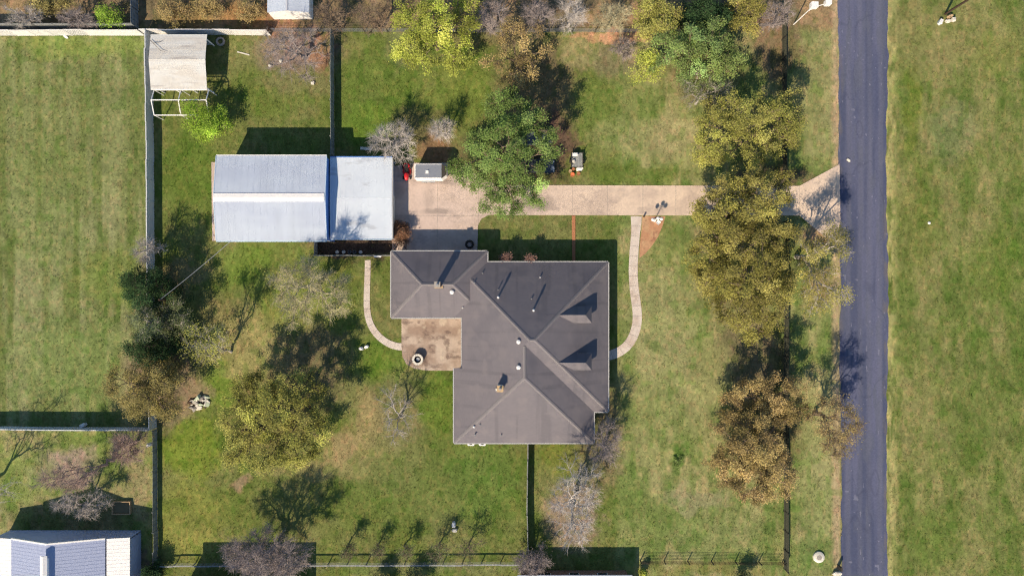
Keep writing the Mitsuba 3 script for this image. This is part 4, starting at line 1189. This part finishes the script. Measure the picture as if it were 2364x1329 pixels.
def car(label, px, py, ang, length, width, height, bs, name='parked_car'):
    k = thing(name, label, 'car')
    c = W(px, py)
    ca, sa = math.cos(ang), math.sin(ang)

    def place(m):
        v = np.array(m.vertices)
        m = trimesh.Trimesh(np.stack([c[0] + v[:, 0] * ca - v[:, 1] * sa, c[1] + v[:, 0] * sa + v[:, 1] * ca, v[:, 2]], 1), m.faces, process=False)
        return m
    L, w = length / 2, width / 2
    prof = [(-L, .35), (-L, .80), (-L * .93, .98), (-L * .62, 1.0), (-L * .5, height - .08), (-L * .3, height), (L * .12, height), (L * .38, 1.02), (L * .86, .88), (L, .66), (L, .35)]
    m = trimesh.creation.extrude_polygon(sg.Polygon([(a, b) for a, b in prof]), 2 * w)
    v = np.array(m.vertices)
    yy = v[:, 2] - w
    yy = yy * np.where(v[:, 1] > 1.05, .80, 1.0) * np.where(np.abs(v[:, 0]) > L * .9, .88, 1.0)
    body = trimesh.Trimesh(np.stack([v[:, 0], -yy, v[:, 1]], 1), m.faces, process=False)
    part(k, 'body', place(body), bs, 30)
    for (a, b, z0, z1_) in ((L * .135, L * .36, height - .03, 1.08), (-L * .49, -L * .62, height - .12, 1.03)):
        q = []
        for dz in (.012, .03):
            q += [(a, -w * .72, z0 + dz), (a, w * .72, z0 + dz), (b, w * .8, z1_ + dz), (b, -w * .8, z1_ + dz)]
        part(k, 'windscreen' if a > 0 else 'rear_window', place(MB().hexa(q).mesh()), 'm_glass')
    for sx in (-L * .62, L * .62):
        for sy in (-1, 1):
            wh = MB().tube([(sx, sy * (w - .12), .33), (sx, sy * (w + .02), .33)], [.33, .33], 18).mesh()
            kk = part(k, 'wheel', place(wh), 'm_rubber', 40)
            part(kk, 'rim', place(MB().tube([(sx, sy * (w + .01), .33), (sx, sy * (w + .035), .33)], [.2, .19], 14).mesh()), 'm_steel', 40)
    for sy in (-1, 1):
        part(k, 'headlight', place(MB().ball(L * .96, sy * w * .66, .70, .07, .16, .09, 1).mesh()), 'm_white', True)
        part(k, 'mirror', place(MB().ball(L * .3, sy * (w + .06), 1.02, .07, .09, .07, 1).mesh()), bs, True)
    return k


car('dark car under the big green tree, its hood end showing below the leaves', 1240, 386, 0.0, 4.3, 1.75, 1.45, 'm_car')
car('blue grey car hidden in the big green tree, glimpsed through a gap', 1236, 322, 0.1, 4.2, 1.75, 1.5, 'm_car_blue')
q = W(1274, 391)
k = thing('drum', 'small steel blue drum standing at the end of the dark car', 'drum')
part(k, 'body', MB().cyl(q[0], q[1], 0, .85, .29).mesh(), 'm_car_blue', 40)
part(k, 'lid', MB().lathe(q[0], q[1], [(.3, .85), (.3, .89), (.05, .92), (.001, .92)]).mesh(), 'm_steel', 40)

# enclosed trailer
k = thing('cargo_trailer', 'white enclosed cargo trailer with grey roof parked on the driveway', 'trailer')
zt = 2.55
x0, x1 = W(957, 0, zt)[0], W(1019, 0, zt)[0]
y0, y1 = W(0, 412, zt)[1], W(0, 378, zt)[1]
ym = (y0 + y1) / 2
bd = sg.Polygon([(x0, y0), (x1, y0), (x1 + .55, y0 + .45), (x1 + .6, ym), (x1 + .55, y1 - .45), (x1, y1), (x0, y1)])
part(k, 'body', MB().prism(bd, .45, zt - .12).mesh(), 'm_white')
part(k, 'roof', MB().prism(bd.buffer(-.10), zt - .12, zt).mesh(), 'm_steel')
for ya in (y0 + .06, y1 - .06):
    part(k, 'roof_rail', MB().tube([(x0, ya, zt - .09), (x1, ya, zt - .09)], .09, 8).mesh(), 'm_white', 40)
part(k, 'roof_vent', MB().box((x0 + x1) / 2 - .1, ym - .1, zt + .06, .36, .36, .12).mesh(), 'm_white')
part(k, 'nose_panel', MB().prism(sg.Polygon([(x1 + .02, y0 + .02), (x1 + .57, y0 + .44), (x1 + .62, ym), (x1 + .57, y1 - .44), (x1 + .02, y1 - .02)]), zt - .11, zt + .02).mesh(), 'm_darkwood')
for xs in (-.55, .25):
    for ya in (y0 - .02, y1 + .02):
        kk = part(k, 'wheel', MB().tube([((x0 + x1) / 2 + xs, ya - .12, .34), ((x0 + x1) / 2 + xs, ya + .12, .34)], [.34, .34], 18).mesh(), 'm_rubber', 40)
part(k, 'fender', MB().box((x0 + x1) / 2 - .15, y0 - .1, .76, 1.7, .24, .05).mesh(), 'm_steel')
part(k, 'tongue', MB().tube([(x1 + .5, ym, .45), (x1 + 1.7, ym, .45)], .06, 6).mesh(), 'm_black')
part(k, 'rear_door', MB().box(x0 - .03, ym, 1.45, .05, y1 - y0 - .2, 1.9).mesh(), 'm_offwhite')

# ride-on mower
k = thing('ride_on_mower', 'red ride-on mower parked between the annex and the white trailer', 'mower')
c = W(940, 396)
mb = MB().ball(c[0], c[1] - .72, .62, .32, .52, .34)
part(k, 'hood', mb.mesh(), 'm_red', True)
part(k, 'rear_fender', MB().ball(c[0] - .0, c[1] + .62, .66, .44, .36, .2).mesh(), 'm_red', True)
part(k, 'seat', MB().box(c[0], c[1] + .38, .86, .42, .40, .10).box(c[0], c[1] + .62, 1.05, .42, .08, .42).mesh(), 'm_black')
part(k, 'steering_wheel', MB().tube([(c[0] + .17 * math.cos(t), c[1] - .08 + .17 * math.sin(t), .98 + .05 * math.sin(t)) for t in np.linspace(0, 2 * math.pi, 17)], .018, 5).mesh(), 'm_black')
part(k, 'chassis', MB().box(c[0], c[1], .42, .5, 1.7, .16).mesh(), 'm_black')
part(k, 'mower_deck', MB().cyl(c[0], c[1] - .02, .14, .30, .58, .5, 18).mesh(), 'm_red', 40)
for sx in (-1, 1):
    part(k, 'rear_wheel', MB().tube([(c[0] + sx * .36, c[1] + .6, .30), (c[0] + sx * .58, c[1] + .6, .30)], [.30, .30], 16).mesh(), 'm_rubber', 40)
    part(k, 'front_wheel', MB().tube([(c[0] + sx * .36, c[1] - .85, .20), (c[0] + sx * .5, c[1] - .85, .20)], [.2, .2], 14).mesh(), 'm_rubber', 40)

# lamp post with three globes
k = thing('lamp_post', 'white lamp post with globes and scroll arms on the orange flower bed', 'lamp')
c = W(1511, 508)
hp = 2.0
part(k, 'pole', MB().cyl(c[0], c[1], 0, hp - .2, .06, .045, 10).lathe(c[0], c[1], [(.22, 0), (.22, .08), (.1, .2), (.06, .4)]).mesh(), 'm_white', 40)
for i, (dx, dy) in enumerate(((-.62, -.12), (.0, .02), (.46, -.05))):
    z = hp + (.12 if i == 1 else -.08)
    if i != 1:
        t = np.linspace(0, 1, 12)
        pts = np.stack([c[0] + dx * t, c[1] + dy * t, hp - .35 + .3 * np.sin(t * math.pi * .9) - .05 * t], 1)
        part(k, 'arm', MB().tube(pts, .025, 6).mesh(), 'm_white')
        t = np.linspace(0, 1.7 * math.pi, 14)
        part(k, 'scroll', MB().tube(np.stack([c[0] + dx * .5 + .15 * np.cos(t), np.full(14, c[1] + dy * .5), hp - .45 + .15 * np.sin(t)], 1), .02, 5).mesh(), 'm_black')
    part(k, 'globe', MB().ball(c[0] + dx, c[1] + dy, z, .22 if i else .2, .22, .24).mesh(), 'm_white', True)
    part(k, 'finial', MB().cyl(c[0] + dx, c[1] + dy, z + .22, z + .32, .04, .01, 8).mesh(), 'm_white')
single('planter_box', 'white planter box at the foot of the globe lamp post', 'planter', MB().lathe(*W(1518, 514)[:2], [(.22, 0), (.3, .5), (.33, .52), (.27, .5), (.24, .42), (.001, .42)], 4).mesh(), 'm_white')
single('stake', 'short dark stake at the corner of walkway and driveway', 'stake', MB().box(*W(1486, 500)[:2], .3, .14, .14, .6).mesh(), 'm_polewood')

# fire pit
k = thing('fire_pit', 'round pale stone fire pit with sooty middle on the patio', 'fire pit')
c = W(966, 828)
nst = 14
for i in range(nst):
    for j in range(3):
        a = 2 * math.pi * (i + .5 * (j % 2)) / nst
        part(k, 'stone', MB().box(c[0] + .56 * math.cos(a), c[1] + .56 * math.sin(a), .07 + .13 + j * .25, .27, .245, .235, a).mesh(), 'm_stonegrey' if j < 2 else 'm_offwhite')
part(k, 'fire_bowl', MB().lathe(c[0], c[1], [(.42, .70), (.40, .40), (.25, .28), (.001, .26)]).mesh(), 'm_soot', 40)
part(k, 'grate', MB().lathe(c[0], c[1], [(.24, .45), (.24, .50), (.001, .50)]).mesh(), 'm_steel', 40)

# air conditioners at the south wall
for px, lab in ((1088, 'pale air conditioner under the south eave, left of two'), (1114, 'pale air conditioner under the south eave, right of two')):
    k = thing('air_conditioner', lab, 'air conditioner', 'air conditioners at the south wall')
    c = W(px, 1017)
    part(k, 'casing', MB().prism(sg.box(c[0] - .33, c[1] - .33, c[0] + .33, c[1] + .33).buffer(.1), .06, .82).mesh(), 'm_white')
    part(k, 'fan_guard', MB().lathe(c[0], c[1], [(.31, .825), (.31, .86), (.25, .84), (.001, .84)]).mesh(), 'm_soot', 40)
    part(k, 'top_ring', MB().lathe(c[0], c[1], [(.40, .82), (.40, .88), (.31, .88), (.31, .82)]).mesh(), 'm_white', 40)

# row of pails in the shade
for i, px in enumerate((780, 795, 809, 820, 834)):
    c = W(px, 582)
    nm_ = ('leftmost', 'second', 'middle', 'fourth', 'rightmost')[i]
    k = thing('pail', f'{nm_} of five pails in the shade south of the annex', 'pail', 'pails in the shade south of the annex')
    part(k, 'body', MB().lathe(c[0], c[1], [(.16, 0), (.21, .45), (.19, .45), (.15, .05), (.001, .05)]).mesh(), 'm_white' if i in (0, 1, 4) else 'm_steel', 40)
    part(k, 'contents', MB().cyl(c[0], c[1], .04, .40, .185, .185, 14).mesh(), 'm_offwhite' if i in (0, 1, 4) else 'm_soot', 40)

# tyres
def tyre(label, px, py, R, r, bs='m_rubber', z=0.0):
    c = W(px, py, z)
    k = thing('tyre', label, 'tyre')
    t = np.linspace(0, 2 * math.pi, 33)[:-1]
    g = np.linspace(0, 2 * math.pi, 11)[:-1]
    prof = [(R + r * math.cos(a), z + r + r * math.sin(a) * 1.0) for a in g[::-1]]
    part(k, 'carcass', MB().lathe(c[0], c[1], prof + prof[:1], 28).mesh(), bs, True)
    part(k, 'tread', MB().lathe(c[0], c[1], [(R + r * .97, z + r * .5), (R + r * 1.06, z + r * .55), (R + r * 1.06, z + r * 1.45), (R + r * .97, z + r * 1.5)], 28).mesh(), bs, 40)


tyre('black tyre lying in the shade on the driveway by the house', 1084, 564, .42, .13, z=.06)
tyre('grey tyre lying in the black shade right of the cream shed', 510, 97, .44, .14, 'm_stonegrey')

# cart with junk, and the things lying on and round it
k = thing('utility_cart', 'grey flat utility cart loaded with junk on the lawn', 'cart')
c = W(1331, 371)
for i in range(7):
    part(k, 'deck_board', MB().box(c[0] - .6 + i * .2, c[1], .52, .185, 1.75, .035).mesh(), 'm_wood')
for sx in (-1, 1):
    part(k, 'side_rail', MB().box(c[0] + sx * .72, c[1], .62, .05, 1.8, .22).mesh(), 'm_darkwood')
    part(k, 'wheel', MB().tube([(c[0] + sx * .76, c[1] - .1, .28), (c[0] + sx * .92, c[1] - .1, .28)], [.28, .28], 16).mesh(), 'm_rubber', 40)
    for sy in (-1, 0, 1):
        part(k, 'stake', MB().box(c[0] + sx * .72, c[1] + sy * .8, .85, .07, .07, .7).mesh(), 'm_darkwood')


def lump(name, label, cat, px, py, z, sx, sy, sz, bs, seed, ang=0.0):
    rg = np.random.default_rng(seed)
    m = trimesh.creation.icosphere(subdivisions=2)
    v = np.array(m.vertices)
    v = np.sign(v) * np.abs(v) ** .6
    v = v * (1 + .14 * rg.normal(0, 1, (len(v), 1))) * [sx, sy, sz]
    v = np.stack([v[:, 0] * math.cos(ang) - v[:, 1] * math.sin(ang), v[:, 0] * math.sin(ang) + v[:, 1] * math.cos(ang), np.maximum(v[:, 2], -sz * .9) + sz * .9], 1)
    q = W(px, py, z)
    return single(name, label, cat, trimesh.Trimesh(v + [q[0], q[1], z], m.faces, process=False), bs, 50)


lump('cushion', 'white cushion at the top end of the grey cart', 'cushion', 1328, 357, .55, .36, .22, .16, 'm_white', 1)
lump('bundle', 'small pale bundle in the middle of the grey cart', 'bundle', 1324, 373, .55, .17, .17, .16, 'm_offwhite', 2)
lump('cushion', 'white cushion lying below the grey cart', 'cushion', 1337, 391, 0, .38, .22, .2, 'm_white', 3, .1)
for px, py, bs, lab, s in ((1321, 404, 'm_orange', 'bright orange pail, lowest by the grey cart', .26), (1335, 402, 'm_terracotta', 'dull red pail beside the bright orange one', .22), (1316, 396, 'm_tan', 'tan pail left of the cart end', .2), (1323, 392, 'm_terracotta', 'brown pail against the cart end', .2)):
    c = W(px, py)
    k = thing('pail', lab, 'pail')
    part(k, 'body', MB().lathe(c[0], c[1], [(s * .8, 0), (s * 1.05, .42), (s * .95, .42), (s * .75, .05), (.001, .05)]).mesh(), bs, 40)
    part(k, 'contents', MB().cyl(c[0], c[1], .05, .36, s * .92, s * .92, 14).mesh(), bs, 40)

# rubble heap
k = thing('rubble_heap', 'heap of white and pale green rubble beside the cedar clump', 'rubble')
rg = np.random.default_rng(77)
c = W(461, 928)
for i in range(34):
    a, r = rg.uniform(0, 2 * math.pi), 1.05 * math.sqrt(rg.uniform())
    s = rg.uniform(.10, .30)
    pts = rg.normal(0, 1, (14, 3)) * [s, s * .8, s * .55]
    m = trimesh.convex.convex_hull(pts)
    z = .1 + .55 * max(0, 1 - r) * rg.uniform(.4, 1)
    part(k, 'chunk', trimesh.Trimesh(np.array(m.vertices) + [c[0] + r * math.cos(a), c[1] + r * math.sin(a), z], m.faces, process=False), ('m_offwhite', 'm_stonegrey', 'm_palegreen', 'm_offwhite', 'm_stonegrey', 'm_polewood')[i % 6])

# small pale things
lump('garden_stone', 'white stone on the lawn left of the curved path, left one', 'stone', 835, 804, 0, .24, .2, .25, 'm_white', 11)
lump('garden_stone', 'white stone on the lawn left of the curved path, right one', 'stone', 847, 800, 0, .28, .18, .22, 'm_white', 12, .4)
lump('garden_stone', 'white lump standing above a tan one on the bottom lawn', 'stone', 1048, 1208, 0, .22, .32, .35, 'm_white', 13)
lump('garden_stone', 'tan lump just below the white one on the bottom lawn', 'stone', 1050, 1222, 0, .32, .2, .2, 'm_offwhite', 14)
lump('garden_stone', 'white stone in front of the left field bottom fence', 'stone', 195, 980, 0, .36, .22, .3, 'm_white', 15, .5)
lump('garden_stone', 'white board piece lying under the white fence', 'debris', 153, 86, 0, .3, .14, .1, 'm_white', 16, -.6)
lump('garden_stone', 'white stone on the bare earth, topmost of three pale stones', 'stone', 649, 142, 0, .2, .18, .14, 'm_offwhite', 17)
lump('garden_stone', 'white stone on the bare earth, leftmost of three pale stones', 'stone', 624, 153, 0, .18, .14, .12, 'm_offwhite', 18)
lump('garden_stone', 'pale yellow stone below the bare earth patch', 'stone', 723, 193, 0, .22, .2, .16, 'm_offwhite', 19)
lump('garden_stone', 'white lump in the bottom left fence line corner', 'stone', 356, 1021, 0, .24, .2, .9, 'm_white', 20)
lump('garden_stone', 'pale stone beside the road at the bottom edge', 'stone', 1931, 1322, 0, .5, .3, .25, 'm_offwhite', 21)
lump('garden_stone', 'small white stone on the right field near the road', 'stone', 2144, 515, 0, .16, .14, .1, 'm_white', 22)
lump('garden_stone', 'white stone at the driveway mouth on the road edge', 'stone', 1958, 370, 0, .24, .14, .1, 'm_offwhite', 23, -.7)
single('plank', 'thin pale plank lying in the grass right of the cream shed', 'plank', MB().box(*W(562, 124)[:2], .05, 1.6, .14, .06, -.25).mesh(), 'm_offwhite')
single('plank', 'white plank lying beside the annex north wall', 'plank', MB().box(*W(846, 344)[:2], .12, 1.5, .35, .12, -.1).mesh(), 'm_offwhite')
single('plank', 'white plank on the board fence below the annex', 'plank', MB().box(*W(872, 592, 1.6)[:2], 1.66, .9, .2, .06, 0).mesh(), 'm_white')
# bench and sandbox in the barn shade
k = thing('raised_bed', 'brown timber raised bed in the shade north of the barn', 'raised bed')
c = W(283, 1170)
for dx, dy, sx, sy in ((0, .78, 2.3, .08), (0, -.78, 2.3, .08), (1.11, 0, .08, 1.48), (-1.11, 0, .08, 1.48)):
    part(k, 'timber', MB().box(c[0] + dx, c[1] + dy, .2, sx, sy, .4).mesh(), 'm_tan')
part(k, 'soil', MB().box(c[0], c[1], .09, 2.14, 1.48, .18).mesh(), 'm_dirt_dark')
# manhole
k = thing('manhole', 'round pale concrete manhole ring in the verge, bottom right', 'manhole')
c = W(1889, 1284)
part(k, 'ring', MB().lathe(c[0], c[1], [(.72, 0), (.70, .22), (.45, .34), (.33, .34)], 28).mesh(), 'm_offwhite', 30)
part(k, 'lid', MB().lathe(c[0], c[1], [(.34, .30), (.32, .36), (.001, .38)], 24).mesh(), 'm_stonegrey', 30)
single('mailbox_post', 'dark post on the road edge near the manhole', 'post', MB().box(*W(1934, 1306)[:2], .55, .2, .45, 1.1).mesh(), 'm_darkwood')
# pole with white boxes
k = thing('bird_house_pole', 'thin white pole carrying two white bird boxes by the road', 'pole')
c = W(1832, 57)
hh = 5.6
part(k, 'pole', MB().cyl(c[0], c[1], 0, hh - .2, .07, .06, 10).mesh(), 'm_white', 40)
for dx, dy, s in ((.1, .1, .36), (1.75, .4, .30)):
    part(k, 'bird_box', MB().prism(sg.box(c[0] + dx - s, c[1] + dy - s * .8, c[0] + dx + s, c[1] + dy + s * .8).buffer(.05), hh - .3, hh + .35).mesh(), 'm_white')
part(k, 'arm', MB().tube([(c[0], c[1], hh - .35), (c[0] + 1.7, c[1] + .45, hh - .35)], .05, 6).mesh(), 'm_white')
part(k, 'brace', MB().tube([(c[0], c[1], hh - 1.4), (c[0] + .9, c[1] + .24, hh - .4)], .035, 6).mesh(), 'm_white')
# pole in the field, top right, with pale blocks at its foot
k = thing('utility_pole', 'dark pole in the right field at the top edge', 'pole')
c = W(2182, 33)
part(k, 'pole', MB().cyl(c[0], c[1], 0, 9.5, .15, .11, 10).mesh(), 'm_polewood', 40)
part(k, 'crossarm', MB().box(c[0], c[1], 8.9, 2.2, .1, .12).mesh(), 'm_polewood')
lump('garden_stone', 'white block left of the dark pole in the right field', 'block', 2168, 53, 0, .22, .36, .3, 'm_white', 31, -.4)
lump('garden_stone', 'tan block at the foot of the dark pole', 'block', 2190, 40, 0, .3, .22, .24, 'm_tan', 32, .5)
lump('garden_stone', 'pale block below the dark pole, right of the white block', 'block', 2186, 51, 0, .28, .18, .22, 'm_offwhite', 33)
lump('garden_stone', 'pale block below the dark pole, rightmost', 'block', 2197, 48, 0, .26, .24, .3, 'm_offwhite', 34)
# service cable
k = thing('utility_pole', 'weathered wooden pole among the cedars carrying the workshop cable', 'pole')
c = W(425, 690)
part(k, 'pole', MB().cyl(c[0], c[1], 0, 6.2, .13, .1, 10).mesh(), 'm_polewood', 40)
a, b = W(531, 558, 4.3), np.array([c[0], c[1], 6.0])
t = np.linspace(0, 1, 14)
single('overhead_cable', 'pale overhead cable sagging from the workshop corner to the cedars', 'cable', MB().tube(np.array([a + (b - a) * u - [0, 0, 1.0 * u * (1 - u)] for u in t]), .035, 5).mesh(), 'm_steel')

# leaf litter in the strip south of the annex and grass tufts over the lawns
def litter(key, label, polys, n, size, cols, seed, z=.015, cat='leaf litter'):
    rg = np.random.default_rng(seed)
    area = unary_union(polys)
    x0, y0, x1, y1 = area.bounds
    p = rg.uniform((x0, y0), (x1, y1), (n * 4, 2))
    p = p[shapely.contains_xy(area, p[:, 0], p[:, 1])][:n]
    c3 = np.column_stack([p, np.full(len(p), z + .03)])
    v, f, col = leaves(rg, c3, 1, .01, size, cols, 1, 1.5, .25)
    v[:, 2] = np.maximum(v[:, 2], .006)
    labels[key] = {'label': label, 'category': cat, 'kind': 'stuff'}
    scene[key] = mikit.ply(trimesh.Trimesh(v, f, process=False), 'm_leaf', color=col)


litter('leaf_litter', 'brown dead leaves in the shaded strip south of the annex', [P((733, 556), (942, 552), (940, 580), (733, 590)), P((905, 505), (945, 515), (945, 560), (905, 560))], 4000, .2, desat(LEAF['brown'], .5) * .8, 3)


def tufts():
    rg = np.random.default_rng(9)
    n = 80000
    p = rg.uniform((-66, -37.5), (66, 37.5), (n, 2))
    hard = unary_union([ROAD, COURT, PAD, WALK, BACK, PATIO, BED_P, foot, sg.box(sx0, sy0, ax1, sy1), sg.box(hx0, hy0, hx1, hy1), sg.box(bxw, yS, bxe, yN)]).buffer(.03)
    p = p[~shapely.contains_xy(hard, p[:, 0], p[:, 1])]
    n = len(p)
    dens = np.array(noise(mi.Float(p[:, 0] * .8), mi.Float(p[:, 1] * .8)))
    p = p[rg.uniform(0, 1, n) < .25 + dens]
    n = len(p)
    col = np.array(ground_colour(mi.Point3f(mi.Float(p[:, 0]), mi.Float(p[:, 1]), mi.Float(np.zeros(n))))).T
    hgt = rg.gamma(4, .022, n) + .03
    V, Cc = [], []
    for b in range(3):
        a = rg.uniform(0, 2 * math.pi, n)
        d = np.stack([np.cos(a), np.sin(a), np.zeros(n)], 1)
        s = np.stack([-np.sin(a), np.cos(a), np.zeros(n)], 1)
        c = np.column_stack([p, np.zeros(n)]) + d * rg.uniform(0, .05, (n, 1))
        w = rg.uniform(.018, .04, (n, 1))
        tip = c + d * hgt[:, None] * rg.uniform(.5, 1.2, (n, 1)) + np.column_stack([np.zeros((n, 2)), hgt])
        V.append(np.stack([c - s * w, c + s * w, tip], 1))
        Cc.append(np.repeat((col * np.exp(rg.normal(.16, .14, (n, 1))))[:, None], 3, 1))
    V, Cc = np.concatenate(V).reshape(-1, 3), np.clip(np.concatenate(Cc).reshape(-1, 3), .003, .8)
    labels['lawn_grass'] = {'label': 'short mixed green and straw coloured grass covering the lawns', 'category': 'grass', 'kind': 'stuff'}
    scene['lawn_grass'] = mikit.ply(trimesh.Trimesh(V, np.arange(len(V)).reshape(-1, 3), process=False), 'm_leaf', color=Cc)


tufts()
